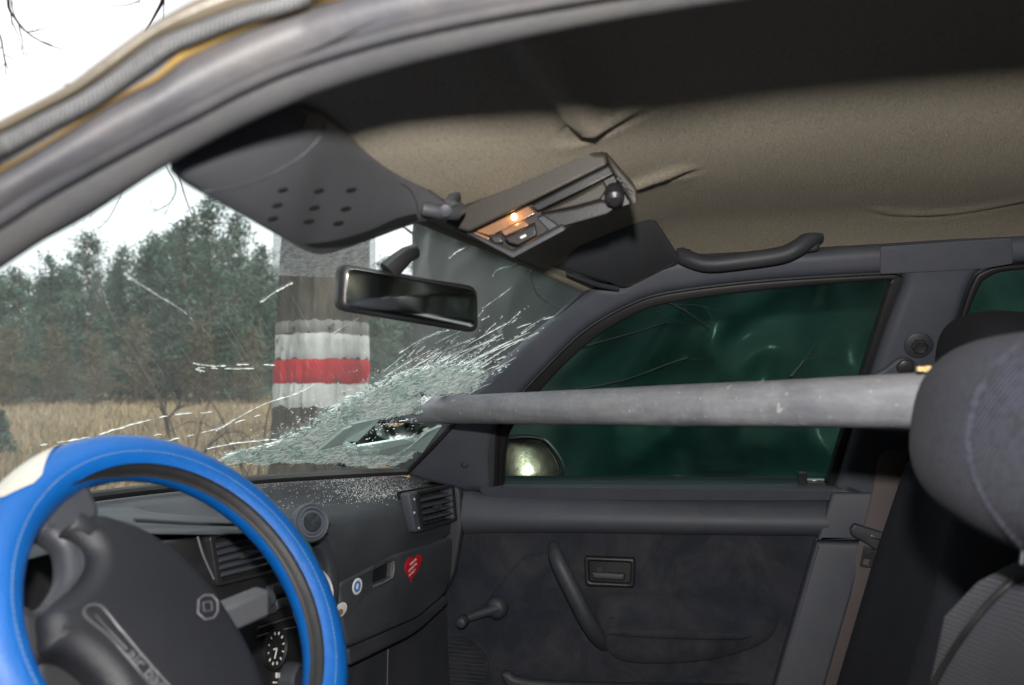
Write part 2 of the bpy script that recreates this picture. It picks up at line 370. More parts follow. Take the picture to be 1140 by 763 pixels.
for i, (H, R, mt) in enumerate([(9.5, 2.9, 'needles'), (8.2, 3.1, 'needles'), (10.6, 2.7, 'needles'), (6.6, 2.6, 'needles2')]):
    tb, cb = pine_meshes(20 + i, H, R, M[mt])
    me1 = bpy.data.meshes.new('trunk'); me1.from_pydata(tb.v, [], tb.f); me1.materials.append(M['ptrunk'])
    me2 = bpy.data.meshes.new('crown'); me2.from_pydata(cb.v, [], cb.f); me2.materials.append(M[mt])
    pines.append((me1, me2, H))
def place_pine(v, px, dist, s, lab, name='pine_tree', grp='pines along the edge of the meadow'):
    r = ray(px, 425); r.z = 0; r.normalize(); p = CAM + r * dist; z = gz(p.x, p.y)
    o = thing(name, lab, 'tree', (p.x, p.y, z - .05), grp); o.scale = (s, s, s); o.rotation_euler.z = rnd.uniform(0, 6.28)
    for nme, me in (('trunk', pines[v][0]), ('crown', pines[v][1])):
        c = bpy.data.objects.new(nme, me); COL.objects.link(c); c.parent = o
    return o
# front row: (variant, x in the picture, distance, height in the picture)
front = [(1, -38, 46, 120), (0, 14, 44, 135), (1, 52, 49, 142), (0, 96, 47, 172), (2, 134, 52, 158), (1, 168, 50, 170), (0, 205, 47, 198), (2, 232, 44, 225),
         (2, 262, 46, 205), (0, 290, 50, 170), (1, 322, 53, 150), (2, 380, 52, 140), (0, 425, 50, 160), (1, 462, 54, 150), (2, 500, 55, 170),
         (3, 150, 41, 92), (3, 60, 42, 80), (3, 222, 42, 88), (3, 278, 40, 84), (3, 10, 41, 78), (3, 330, 41, 80), (3, 105, 40, 74)]
where = {0: 'broad dark', 1: 'low bushy', 2: 'tall slender', 3: 'small brownish'}
for k, (v, px, D, hp) in enumerate(front):
    s = (hp * D / FPX) / pines[v][2]
    side = ('at the far left edge of the meadow', 'in the left quarter of the tree line', 'in the middle of the tree line seen through the windscreen',
            'just left of the striped trunk', 'hidden mostly behind the striped trunk', 'behind the mirror and the cracks')[0 if px < 30 else 1 if px < 110 else 2 if px < 215 else 3 if px < 300 else 4 if px < 400 else 5]
    place_pine(v, px, D, s, '%s pine %s%s' % (where[v], side, {7: ', nearest', 8: ', against the sky', 16: ', shorter', 18: ', next to the trunk', 20: ', half covered'}.get(k, '')))
for k in range(44):
    px = -70 + k * 14.5 + rnd.uniform(-10, 10); D = 56 + rnd.uniform(0, 9)
    hp = 128 + 45 * math.exp(-((px - 225) / 80) ** 2) + rnd.uniform(-14, 14); v = rnd.choice([0, 1, 2])
    place_pine(v, px, D, (hp * D / FPX) / pines[v][2], 'dark pine in the second row behind the meadow trees')
for k in range(38):                                          # unseen pines added close round the car, to block sky light
    v = rnd.choice([0, 1, 2]); px = 0
    a = math.radians(100 + k * 6.9); p = V((math.cos(a), math.sin(a), 0)) * (8.6 + 3.6 * (k % 2) + rnd.uniform(-.7, .7))
    o = thing('pine_tree', 'unseen pine added behind and beside the car to shade the cabin', 'tree', (p.x, p.y, -.1), 'unseen pines added round the car')
    o.rotation_euler.z = rnd.uniform(0, 6.28)
    for nme, me in (('trunk', pines[v][0]), ('crown', pines[v][1])):
        c = bpy.data.objects.new(nme, me); COL.objects.link(c); c.parent = o

# the big roadside tree with its painted trail mark
TD = 3.9
tc_ = atd(361, 425, TD); tx, ty = tc_.x, tc_.y
def zat(py): return atd(361, py, TD).z
tree = thing('painted_tree', 'thick roadside tree trunk with white and red painted bands, right in front of the windscreen', 'tree', (tx, ty, 0))
rad = lambda z: .235 + .10 * math.exp(-max(z, 0) * 3.0) - .012 * z
def trunkring(z, n=96, extra=0):
    out = []
    for k in range(n):
        a = 2 * math.pi * k / n
        f = .013 * noise.noise(V((math.cos(a) * 8, math.sin(a) * 8, z * 2.2))) + .009 * noise.noise(V((math.cos(a) * 17, math.sin(a) * 17, z * 7))) + .03 * noise.noise(V((math.cos(a) * 1.2, math.sin(a) * 1.2, z * .6)))
        r = rad(z) + f + extra
        out.append((r * math.cos(a), r * math.sin(a), z))
    return out
zt = [-.1] + [.02 * i for i in range(0, 150)] + [3 + .15 * i for i in range(1, 20)]
mb = MB(); mb.grid([trunkring(z) for z in zt], closed=True)
mb.build('trunk', M['bark'], tree)
def band(z0, z1, mat, lab, extra):
    mb = MB(); n = max(3, int((z1 - z0) / .02)); rows = []
    jit = [(noise.noise(V((k * .45, z0 * 9, 0))) * .02, noise.noise(V((k * .45, z1 * 9, 5))) * .012) for k in range(96)]
    for i in range(n + 1):
        z = z0 + (z1 - z0) * i / n
        rr = trunkring(z, 96, extra)
        if i == 0: rr = [trunkring(z + jit[k][0], 96, 0)[k] for k in range(96)]
        if i == n: rr = [trunkring(z + jit[k][1], 96, 0)[k] for k in range(96)]
        rows.append(rr)
    mb.grid(rows, closed=True); mb.build('paint_band', mat, tree, label=lab)
band(zat(374), zat(360), M['gband'], 'faded white wash at the top of the mark', .003)
band(zat(401), zat(374), M['wband'], 'upper white painted band', .004)
band(zat(427), zat(401), M['rband'], 'red painted band', .006)
band(zat(452), zat(427), M['wband'], 'lower white painted band', .004)
g = random.Random(5)
for az, zz, L, up in ((40, 3.6, 2.8, .5), (110, 4.1, 3.2, .35), (165, 4.3, 3.6, .15), (200, 5.0, 3.0, .3), (-60, 4.6, 3, .5), (75, 5.3, 3, .6), (250, 5.6, 2.6, .5), (0, 5.7, 2, 1.5)):
    mb = MB(); a = math.radians(az); branchy(mb, V((0, 0, zz)), V((math.cos(a), math.sin(a), up)), L, .05, 2, g, .03, 4)
    mb.build('branch', M['twig'], tree, smooth=60)
# branches hanging into the top left of the view (limbs of a second bare tree, standing left of the painted one)
bt = thing('bare_tree', 'bare tree whose thin twigs hang in at the top left corner of the sky', 'tree', (5.2, 7.6, 0))
mb = MB(); g = random.Random(8)
mb.tube([V((.05 * math.sin(k), .04 * math.cos(k * 1.3), k * .75)) for k in range(9)], [.14 - .013 * k for k in range(9)], n=12); mb.build('trunk', M['ptrunk'], bt)
def twig_px(pts, r0, depth, parent, loc, n=6, kids=6, seed=1, name='branch', mat=None):
    g = random.Random(seed); P3 = [V(p) - V(loc) for p in sm([atd(x, y, depth + .1 * i) for i, (x, y) in enumerate(pts)], 4)]
    mb = MB(); m = len(P3); mb.tube(P3, [r0 * (1 - .8 * i / (m - 1)) for i in range(m)], n=6)
    for k in range(kids):
        i = g.randint(1, m - 2); d = (P3[i + 1] - P3[i]).normalized() + V((g.gauss(0, .6), g.gauss(0, .6), g.gauss(0, .6)))
        branchy(mb, P3[i], d, r0 * g.uniform(12, 32), r0 * .35, 1, g, .02, 2)
    return mb.build(name, mat or M['twig'], parent, smooth=60)
BL = V((5.2, 7.6, 0))
twig_px([(60, -260), (20, -60), (9, 0), (18, 22), (30, 36), (45, 46), (58, 52)], .016, 6.2, bt, BL, seed=2)
twig_px([(-60, -120), (-15, 10), (0, 40), (4, 60), (9, 78)], .012, 6.2, bt, BL, seed=3)
twig_px([(230, -190), (196, -50), (182, -2), (172, 18), (150, 60)], .022, 5.6, bt, BL, seed=4)
twig_px([(160, 60), (180, 170), (195, 205), (190, 225), (170, 236)], .008, 6.6, bt, BL, seed=5, kids=9)
twig_px([(190, 150), (202, 205), (212, 236), (222, 262)], .008, 6.6, bt, BL, seed=6, kids=9)
twig_px([(120, 130), (140, 190), (120, 245), (90, 262)], .006, 6.6, bt, BL, seed=7, kids=6)
# bare sapling and bramble arcs in the meadow
sp_ = thing('bare_sapling', 'thin bare sapling standing in the dry grass left of the striped trunk', 'tree', atd(191, 425, 15) * 1)
sp_.location.z = 0; S0 = sp_.location.copy(); mb = MB(); g = random.Random(12)
branchy(mb, V((0, 0, -.05)), V((0, 0, 1)), 2.3, .045, 3, g, 0, 5, .8); mb.build('trunk', M['twig'], sp_, smooth=60)
bb = thing('bramble_bush', 'sparse bramble with arching bare stems in front of the painted trunk', 'bush', (0, 0, 0)); BB = atd(255, 425, 7); bb.location = (BB.x, BB.y, 0)
g = random.Random(15)
for k in range(13):
    mb = MB(); a = g.uniform(0, 6.28); L = g.uniform(.7, 1.5); h = g.uniform(.45, 1.0); b0 = V((g.gauss(0, .35), g.gauss(0, .35), -.03))
    pts = [b0 + V((math.cos(a) * L * t, math.sin(a) * L * t, h * 4 * t * (1 - t * .75))) for t in [i / 7 for i in range(8)]]
    mb.tube(pts, [.008 - .0008 * i for i in range(8)], n=5); mb.build('stem', M['twig'], bb, smooth=60)
sh = thing('young_spruce', 'tiny green conifer at the left edge of the meadow', 'bush', (0, 0, 0)); q = atd(0, 425, 11); sh.location = (q.x, q.y, 0)
mb = MB(); g = random.Random(9)
for k in range(900):
    z = g.uniform(.05, .62); rr = (.66 - z) * .45; a = g.uniform(0, 6.28); c = V((math.cos(a) * rr * g.random() ** .5, math.sin(a) * rr * g.random() ** .5, z + .1))
    u = V((g.gauss(0, 1), g.gauss(0, 1), .4)).normalized() * .09; w = V((g.gauss(0, 1), g.gauss(0, 1), g.gauss(0, 1))).normalized() * .02
    b = len(mb.v); mb.v += [tuple(c - w), tuple(c + w), tuple(c + u)]; mb.face((b, b + 1, b + 2))
mb.build('crown', M['needles'], sh, smooth=0); mb = MB(); mb.tube([V((0, 0, -.05)), V((0, 0, .6))], [.02, .005]); mb.build('trunk', M['ptrunk'], sh)

# green tarpaulin hung along the passenger side
tp = thing('tarpaulin', 'dark green glossy tarpaulin hung as a screen beside the passenger windows', 'tarpaulin', (0, 0, 0))
path = sm([(3.42, 1.34), (3.0, 1.02), (2.66, .6), (2.5, 0), (2.45, -.9), (2.5, -2.0), (2.7, -3.4)], 40); mb = MB(); rows = []
nz = 90; mlen = len(path)
for i, (x, y) in enumerate(path):
    t = i / (mlen - 1); row = []; top = 2.25 - .25 * math.sin(math.pi * min(1, t * 3.2)) ** 2 * (t < .3125)
    if i < 26: top -= .42 * (1 - i / 26) ** 1.2
    for j in range(nz + 1):
        s = j / nz; z = .02 + (top - .02) * s
        f = .05 * noise.noise(V((y * 2.0, z * 1.1, 1))) + .022 * abs(noise.noise(V((y * 5 + z * 2.5, z * 4, 7)))) + .03 * math.sin(y * 9 + z * 1.8 + 2 * noise.noise(V((y, z, 2)))) * (.3 + .7 * s)
        f += .0035 * noise.noise(V((y * 12, z * 9, 3)))
        row.append((x + f * 1.3, y + f * .3, z))
    rows.append(row)
mb.grid(rows); mb.build('sheet', M['tarp'], tp, smooth=80)
mb = MB(); mb.tube([V((path[0][0], path[0][1], 1.84)), V((3.42, 1.45, 1.93)), V((tx - .02, ty - .22, 2.0))], .006, n=6); mb.build('rope', M['rope'], tp)
mb = MB(); mb.tube([V((path[0][0] + .03, path[0][1], 1.84)), V((path[40][0] + .03, path[40][1], 2.03)), V((path[90][0] + .03, path[90][1], 2.25)), V((path[-1][0], path[-1][1], 2.25))], .012, n=6); mb.build('rope', M['rope'], tp)
for k, i in enumerate((100, 170, len(path) - 1)):
    x, y = path[i]; po = MB(); po.tube([V((x + .1, y, -.3)), V((x + .1, y, 2.4))], .03, n=10)
    po.build('support_pole', M['bolt'], tp)
nb = thing('leafless_branches', 'leafless branches between the passenger window and the green tarpaulin', 'branches', (0, 0, 0)); g = random.Random(31)
for pts in ([(560, 420), (640, 390), (740, 360), (800, 330), (845, 318), (900, 280)], [(600, 440), (690, 425), (760, 400), (815, 388), (850, 396)], [(700, 322), (760, 345), (800, 372), (880, 395)],
            [(880, 420), (910, 380), (930, 330), (945, 290)], [(590, 300), (600, 330), (640, 350)]):
    twig_px(pts, .0045, 2.25, nb, V((0, 0, 0)), seed=g.randint(1, 99), kids=5, mat=M['dtwig'])

# ================================================================ THE CAR
car = thing('crashed_car', 'grey interior of a crashed hatchback, seen through the open driver side with smashed windscreen', 'car', (.93, 0, 0))
UP = Frame((1.55, 0, .93), (-.40, 0, -.17), (0, -1, 0))      # upper passenger side, leaning in
LP = Frame((1.55, 0, .6), (-1, 0, 0), (0, -1, 0))            # passenger door below the glass
FC = Frame((.93, .56, .9), (0, -1, 0.10), (1, 0, 0))         # centre stack of the dashboard
FD = Frame((1.08, .555, .84), (-.13, -1, .06), (1, -.13, 0)) # passenger face of the dashboard
CP = Frame((.93, .27, 1.322), (0, -.26, -1), (1, 0, 0))      # front slope of the roof lining
CC = Frame((.93, -.3, 1.385), (0, 0, -1), (1, 0, 0))

# ---- upper passenger side: A pillar, roof rail and B pillar round the windows
outer = [(440, 524), (470, 492), (505, 455), (560, 403), (610, 360), (652, 326), (668, 318), (692, 318), (722, 300), (752, 290), (860, 284), (980, 276), (1140, 266), (1500, 262),
         (1500, 560), (1010, 560), (925, 556), (700, 552), (540, 550), (500, 545)]
hole1 = [(552, 547), (547, 540), (546, 505), (553, 476), (575, 446), (605, 413), (650, 370), (700, 341), (745, 327), (850, 314), (980, 306), (1001, 307, 6), (1007, 318), (990, 364), (968, 430), (946, 500), (937, 530), (931, 545), (918, 548.5), (760, 549), (620, 548)]
def splitc(o): return [(p[0], p[1]) for p in o]
hole1s = sm(hole1_ := splitc(hole1), 4, True)
hole2 = sm([(1018, 545), (1040, 470), (1058, 390), (1070, 352), (1082, 318), (1096, 302), (1140, 294), (1300, 291), (1420, 300), (1440, 400), (1440, 545)], 4, True)
plate('pillar_trim', UP, [sm(outer, 3, True), hole1s, hole2], -.012, .034, .016, M['plastic'], car, label='blue grey pillar and roof rail trim on the passenger side', res=4)
glass1 = [(565, 546), (560, 541), (562, 500), (572, 474), (608, 428), (655, 383), (702, 353), (747, 338), (850, 324), (978, 313), (990, 316), (985, 335), (955, 430), (932, 500), (924, 530), (918, 544), (905, 546.5), (740, 547), (620, 546)]
plate('window_seal', UP, [hole1s, sm(glass1, 4, True)], -.012, .012, .004, M['rubber'], car)
g2 = sm([(1030, 545), (1052, 470), (1068, 390), (1078, 352), (1090, 322), (1102, 309), (1140, 301), (1300, 298), (1412, 306), (1428, 400), (1428, 545)], 4, True)
plate('window_seal', UP, [hole2, g2], -.012, .012, .004, M['rubber'], car)
def pane(name, fr, pts, h, mat, parent, lab=None):
    mb = MB(); fr_ = [fr.hit(x, y, h) for x, y in pts]; b = [p - fr.N * .004 for p in fr_]; n = len(fr_)
    mb.v = [tuple(p) for p in fr_ + b]; mb.face(range(n)); mb.face(range(2 * n - 1, n - 1, -1))
    for i in range(n): mb.face((i, i + n, (i + 1) % n + n, (i + 1) % n))
    return mb.build(name, mat, parent, smooth=0, label=lab)
pane('window_pane', UP, splitc(hole1), -.004, M['side'], car, 'green tinted passenger window')
pane('window_pane', UP, [hole2[i] for i in range(0, len(hole2), 2)], -.004, M['side'], car, 'rear passenger side window')
# vertical guide of the mirror triangle and corner piece
plate('mirror_corner', UP, [rc([(500, 548), (502, 522), (546, 474), (552, 474), (549, 548)], 5)], .0, .030, .006, M['plastic2'], car)
mb = MB(); mb.tube([UP.hit(554, 476, .01), UP.hit(552, 510, .01), UP.hit(552, 547, .01)], .0075, n=8); mb.build('window_guide', M['rubber'], car)
mb = MB(); c = UP.hit(518, 516, .030); mb.lathe(UP, c, [(.008, 0), (.008, .005), (.005, .006), (.004, .003)], 16); s1 = mb.build('mirror_lever', M['plastic2'], car)
# seam plate of the roof rail
plate('rail_cover', UP, [rc([(980, 306), (980, 275), (1127, 265), (1128, 294), (1092, 300)], 3)], .0335, .037, .0015, M['plastic'], car)
# B pillar below the glass, seams and bolts
plate('pillar_base', LP, [rc([(890, 546), (960, 546), (950, 640), (880, 860), (820, 860), (850, 740)], 2)], -.03, .018, .004, M['plastic2'], car)
plate('pillar_trim', LP, [rc([(927, 549), (1030, 549), (1010, 600), (955, 602), (910, 602)], 2)], -.02, .052, .005, M['plastic'], car, label='upper half of the lower B pillar cover')
plate('pillar_trim', LP, [rc([(909, 604), (958, 605), (960, 622), (905, 810), (880, 900), (830, 900), (861, 770)], 2)], -.02, .054, .006, M['plastic'], car, label='lower B pillar cover beside the door')
plate('pillar_trim', LP, [rc([(950, 600), (1060, 540), (1030, 820), (880, 860)], 4)], -.02, .0, .01, M['carpet'], car)
for (x, y, r) in ((1023, 385, .013), (1008, 407, .017)):
    mb = MB(); c = UP.hit(x, y, .036)
    if r < .015:
        mb.lathe(UP, c - UP.N * .004, [(.022, 0), (.022, .004), (.018, .006)], 24); mb.build('belt_adjuster', M['plastic2'], car); mb = MB(); mb.lathe(UP, c, [(r, 0), (r, .007), (.010, .010), (.006, .009)], 6); mb.build('bolt_head', M['bolt'], car, smooth=20)
plate('belt_anchor', UP, [sm([(966, 424), (985, 412), (1000, 401), (1012, 400), (1022, 408), (1026, 426), (1000, 432)], 4, True)], .036, .048, .005, M['plastic'], car)
mb = MB(); mb.lathe(UP, UP.hit(1008, 409, .048), [(.014, 0), (.013, .004), (.008, .006)], 20); mb.build('bolt_head', M['bolt'], car)
# seat belt
BF = Frame((1.49, 0, .9), (-1, 0, -.1), (0, -1, 0)); mb = MB(); rows = []
for (x, y, w) in sm([(1010, 412, 17), (1004, 460, 17), (994, 510, 18), (984, 560, 18), (973, 604, 19), (958, 650, 19), (942, 690, 20), (915, 760, 22), (880, 860, 24)], 5):
    rows.append([BF.hit(x - w, y - w * .1, .006 + .003 * (abs(q_) < .9)) if False else BF.hit(x + w * .86 * q_, y + w * q_ * .09, .004 - .004 * abs(q_) ** 3) for q_ in (-1, -.9, -.5, 0, .5, .9, 1)])
rows2 = [[p - BF.N * .0025 for p in r][::-1] for r in rows]
mb.grid([a + b for a, b in zip(rows, rows2)], closed=True); bl = mb.build('seat_belt', M['belt'], car, smooth=70, label='grey brown passenger seat belt hanging on the B pillar')
plate('belt_tongue', BF, [rc([(946, 590), (951, 583), (998, 598), (995, 609), (975, 614), (966, 607), (948, 597)], 3)], .004, .016, .005, M['plastic2'], bl)
plate('tongue_blade', BF, [rc([(962, 608), (975, 613), (971, 633), (957, 631)], 2), rc([(962, 622), (969, 623), (967, 630), (960, 629)], 1)], .004, .008, .001, M['bolt'], bl)
plate('tongue_slot', BF, [rc([(970, 596), (984, 600), (983, 603), (969, 599)], 1)], .014, .0172, .0008, M['chrome'], bl)

# ---- passenger door
door = thing('passenger_door', None, None); door.parent = car
del_ = door.pop('category', None)
dp = plate('trim_panel', LP, [rc([(500, 596), (530, 589), (911, 593), (862, 770), (840, 900), (360, 900), (370, 760), (462, 690)], 6)], .0, .022, .007, M['dfab'], door)
# upper pad: rounded section lofted along the door
mb = MB(); rows = []
for px, yt, yb in sm([(498, 538, 592), (520, 543, 591), (560, 549, 590), (650, 552, 590), (800, 555, 592), (905, 556, 593), (918, 557, 592)], 5):
    P0, P1 = LP.hit(px, yt), LP.hit(px, yb); r = []
    for k in range(11):
        t = k / 10; h = .004 + .056 * (math.sin(math.pi * min(1, (t * .92 + .03))) ** .38) * (.72 + .28 * t)
        pz = P0.lerp(P1, t); r.append(LP.P(*( (pz - LP.O).dot(LP.A), (pz - LP.O).dot(LP.B)), h))
    rows.append(r)
b = mb.grid(rows); n = 11; R = len(rows); mb.face([b + k for k in range(n)]); mb.face([b + (R - 1) * n + k for k in range(n)][::-1])
mb.build('waist_pad', M['plastic'], door, smooth=60, label='padded blue grey strip along the window sill')
mb = MB(); mb.tube([LP.hit(555, 545, .03), LP.hit(700, 548, .03), LP.hit(925, 551, .03)], .005, n=8); mb.build('sill_seal', M['rubber'], door)
plate('armrest', LP, [sm([(664, 668), (700, 663), (760, 665), (845, 671), (868, 683), (869, 700), (852, 722), (800, 740), (740, 746), (690, 742), (668, 722), (660, 695)], 5, True)], -.030, .050, .039, M['dfab'], door, res=6, label='moulded armrest bulge of the door')
plate('armrest_ledge', LP, [sm([(672, 704), (700, 701), (800, 704), (835, 706), (826, 713), (770, 713), (700, 710)], 5, True)], .045, .062, .007, M['dfab'], door, res=4)
# pull handle
mb = MB(); hp = sm([(615, 609, .018), (617, 614, .045), (622, 628, .062), (636, 656, .066), (652, 688, .062), (664, 708, .048), (672, 717, .024), (676, 720, .014)], 5)
mb.tube([LP.hit(x, y, h) for x, y, h in hp], [.0125 + .004 * math.sin(math.pi * i / (len(hp) - 1)) for i in range(len(hp))], n=14, up=LP.N, flat=.75)
mb.build('pull_handle', M['plastic2'], door, smooth=60)
lt = plate('door_latch', LP, [rc([(650, 620), (707, 622), (706, 655), (651, 653)], 4), rc([(655, 625), (702, 627), (701, 650), (656, 648)], 3)], .015, .036, .004, M['black'], door)
plate('latch_well', LP, [rc([(653, 623), (704, 625), (703, 652), (653, 650)], 3)], .012, .0235, .0005, M['rubber'], lt)
plate('latch_lever', LP, [rc([(658, 637), (696, 639), (695, 647), (659, 645)], 2)], .022, .034, .004, M['plastic2'], lt)
mb = MB(); mb.lathe(LP, LP.hit(668, 634, .024), [(.006, 0), (.006, .003), (.002, .003)], 14); mb.build('screw', M['bolt'], lt)
cr = MB(); c0 = LP.hit(554, 676, .022); cr.lathe(LP, c0, [(.023, 0), (.022, .010), (.017, .018), (.010, .021), (.004, .021)], 24); crank = cr.build('window_crank', M['plastic2'], door)
mb = MB(); P = [LP.hit(556, 677, .036), LP.hit(540, 682, .041), LP.hit(522, 688, .044)]; mb.tube(P, [.010, .009, .008], n=12, flat=.8, up=LP.N); mb.build('crank_arm', M['plastic2'], crank, smooth=60)
kp = LP.hit(516, 691, .052); mb = MB(); mb.lathe(LP, kp - LP.N * .012, [(.007, 0), (.011, .006), (.0115, .024), (.009, .031), (.004, .033)], 18); mb.build('crank_knob', M['plastic2'], crank)
mb = MB(); c0 = LP.hit(511, 746, .020); mb.lathe(LP, c0, [(.073, 0), (.073, .005), (.069, .007), (.066, .004), (.060, .003)], 48); sp = mb.build('speaker_cover', M['dfab'], door)
mb = MB()
for k in range(-7, 8):
    a = k * .008; L = math.sqrt(max(0, .058 ** 2 - a * a)); mb.box(c0 + LP.B * a + LP.N * .0045, LP.A * L, LP.B * .0014, LP.N * .0016)
mb.build('grille_bars', M['plastic2'], sp, smooth=0)
def line_tube(name, fr, pts, h, r, mat, parent, n=6, k=6):
    mb = MB(); mb.tube([fr.hit(x, y, h) for x, y in sm(pts, k)], r, n=n); return mb.build(name, mat, parent, smooth=70)
line_tube('panel_seam', LP, [(525, 688), (545, 665), (575, 628), (590, 618), (612, 614)], .0225, .0018, M['dfab'], door)
line_tube('panel_edging', LP, [(911, 595), (898, 640), (880, 700), (861, 766), (850, 810)], .030, .0016, M['grey'], door)
plate('pocket_lip', LP, [sm([(557, 751), (566, 750), (580, 757), (640, 762), (800, 765), (840, 768), (838, 790), (700, 788), (580, 776), (562, 764)], 4, True)], .02, .045, .01, M['plastic2'], door, res=4)
# window clip
for (x0, y0, x1, y1) in ((889, 527, 898, 545), (899, 535, 918, 538), (899, 541, 918, 544)):
    plate('glass_clip', UP, [[(x0, y0), (x1, y0), (x1, y1), (x0, y1)]], -.002, .008, .001, M['chrome'] if y0 > 530 else M['bolt'], door)
# outer door skin and sill
mb = MB(); rows = []
for y in [.62 - .1 * i for i in range(13)]: rows.append([(1.585, y, .925), (1.63, y, .90), (1.66, y, .75), (1.66, y, .45), (1.62, y, .25), (1.55, y, .2)])
mb.grid(rows); mb.build('outer_skin', M['paint'], door, smooth=50)
# wing mirror outside the glass
wm = MB(); WC = atd(594, 512, 1.72); n_ = (CAM + Up * .052 - atd(576, 529, 1.72)).normalized(); WF = Frame(WC, n_, (.78, -.62, 0))
WA = V((-.30, -.95, 0)).normalized()
def wplate(nm, outs, h0, h1, bev, mat, par): return plate(nm, WF, outs, h0, h1, bev, mat, par, res=4)
wo = sm([(556, 488), (575, 484), (602, 486), (616, 496), (628, 515), (628, 530), (612, 537), (585, 541), (562, 543), (556, 520)], 4, True)
wi = sm([(562, 491), (577, 487), (599, 489), (610, 498), (621, 517), (620, 527), (607, 533), (585, 536), (568, 538), (563, 520)], 4, True)
wmo = wplate('wing_mirror', [wo, wi], -.05, .004, .006, M['black'], car)
wplate('mirror_back', [wo], -.09, -.05, .03, M['black'], wmo)
wplate('mirror_glass', [wi], -.008, -.004, .0005, M['brownmirror'], wmo)
mb = MB(); mb.tube([WC - n_ * .04, V((1.62, .60, .93))], .02, n=10); mb.build('mirror_arm', M['black'], wmo)

# ---- grab handle above the door
mb = MB(); gp = sm([(757, 284, .040), (768, 289, .052), (790, 294, .060), (830, 290, .062), (870, 284, .060), (888, 276, .056), (902, 266, .045), (910, 262, .036)], 5)
mb.tube([UP.hit(x, y, h) for x, y, h in gp], [.0138] * len(gp), n=12); gh = mb.build('grab_handle', M['plastic2'], car, smooth=60)
plate('handle_end', UP, [rc([(890, 263), (912, 257), (913, 280), (888, 284)], 4)], .030, .05, .006, M['plastic2'], gh)
plate('handle_end', UP, [rc([(752, 278), (770, 280), (770, 296), (754, 292)], 4)], .030, .05, .006, M['plastic2'], gh)

# ---- windscreen surface
TL, TM, TR = V((.36, .330, 1.304)), V((.93, .292, 1.322)), V((1.365, .205, 1.305))
BLc, BM_, BR = V((.20, .62, .975)), V((.93, .87, .972)), V((1.50, .60, .955))
def quad(a, m, b, t):                                      # passes through m at t = .56
    tm = .56; c = (m - a * (1 - tm) ** 2 - b * tm ** 2) / (2 * tm * (1 - tm)); return a * (1 - t) ** 2 + c * 2 * t * (1 - t) + b * t * t
def WS(u, v):
    p = quad(TL, TM, TR, u).lerp(quad(BLc, BM_, BR, u), v); n = V((0, .6, .8))
    return p + n * (.018 * math.sin(math.pi * v) * math.sin(math.pi * u))
IMP = None
NU, NV = 80, 50; wrows = [[WS(i / NU, j / NV) for j in range(NV + 1)] for i in range(NU + 1)]
wv = [p for r in wrows for p in r]; wf = [(i * (NV + 1) + j, (i + 1) * (NV + 1) + j, (i + 1) * (NV + 1) + j + 1, i * (NV + 1) + j + 1) for i in range(NU) for j in range(NV)]
WB = BVHTree.FromPolygons(wv, wf)
def wh(px, py, off=0):
    r = ray(px, py); hit, nn, idx, d = WB.ray_cast(CAM, r)
    if hit is None: return None
    return hit - r * off
IMP = wh(470, 468)
hole_px = [(383, 492), (388, 478), (412, 470), (440, 464), (470, 461), (478, 470), (468, 482), (450, 488), (430, 492), (400, 497)]
def inpoly(x, y, P):
    c = False
    for i in range(len(P)):
        x0, y0 = P[i - 1]; x1, y1 = P[i]
        if (y0 > y) != (y1 > y) and x < (x1 - x0) * (y - y0) / (y1 - y0) + x0: c = not c
    return c
def pxof(p):
    d = p - CAM; z = d.dot(Fw); return 570 + FPX * d.dot(Rt) / z, 381.5 - FPX * d.dot(Up) / z
def zone_crush():                                         # outline of the crushed area
    return [(240, 512), (296, 490), (340, 472), (380, 446), (410, 427), (450, 410), (492, 403), (534, 402), (546, 420), (505, 465), (480, 486), (455, 512), (440, 520), (350, 516), (290, 517), (255, 518)]
CR = zone_crush()
def edist(x, y):
    best = 99
    for i in range(len(CR)):
        a, b = V(CR[i - 1]), V(CR[i]); q = V((x, y)); ab = b - a; t = max(0, min(1, (q - a).dot(ab) / ab.length_squared)); best = min(best, (q - a - ab * t).length)
    return best
mb = MB(); mb.v = [tuple(p) for p in wv]
for f in wf:
    c = sum((wv[i] for i in f), V()) / 4; x, y = pxof(c)
    if not inpoly(x, y, CR) or (edist(x, y) < 15 and y < 500): mb.face(f)
ws = mb.build('windscreen', M['windscreen'], car, smooth=80, label='cracked laminated windscreen with a crushed lower passenger corner')
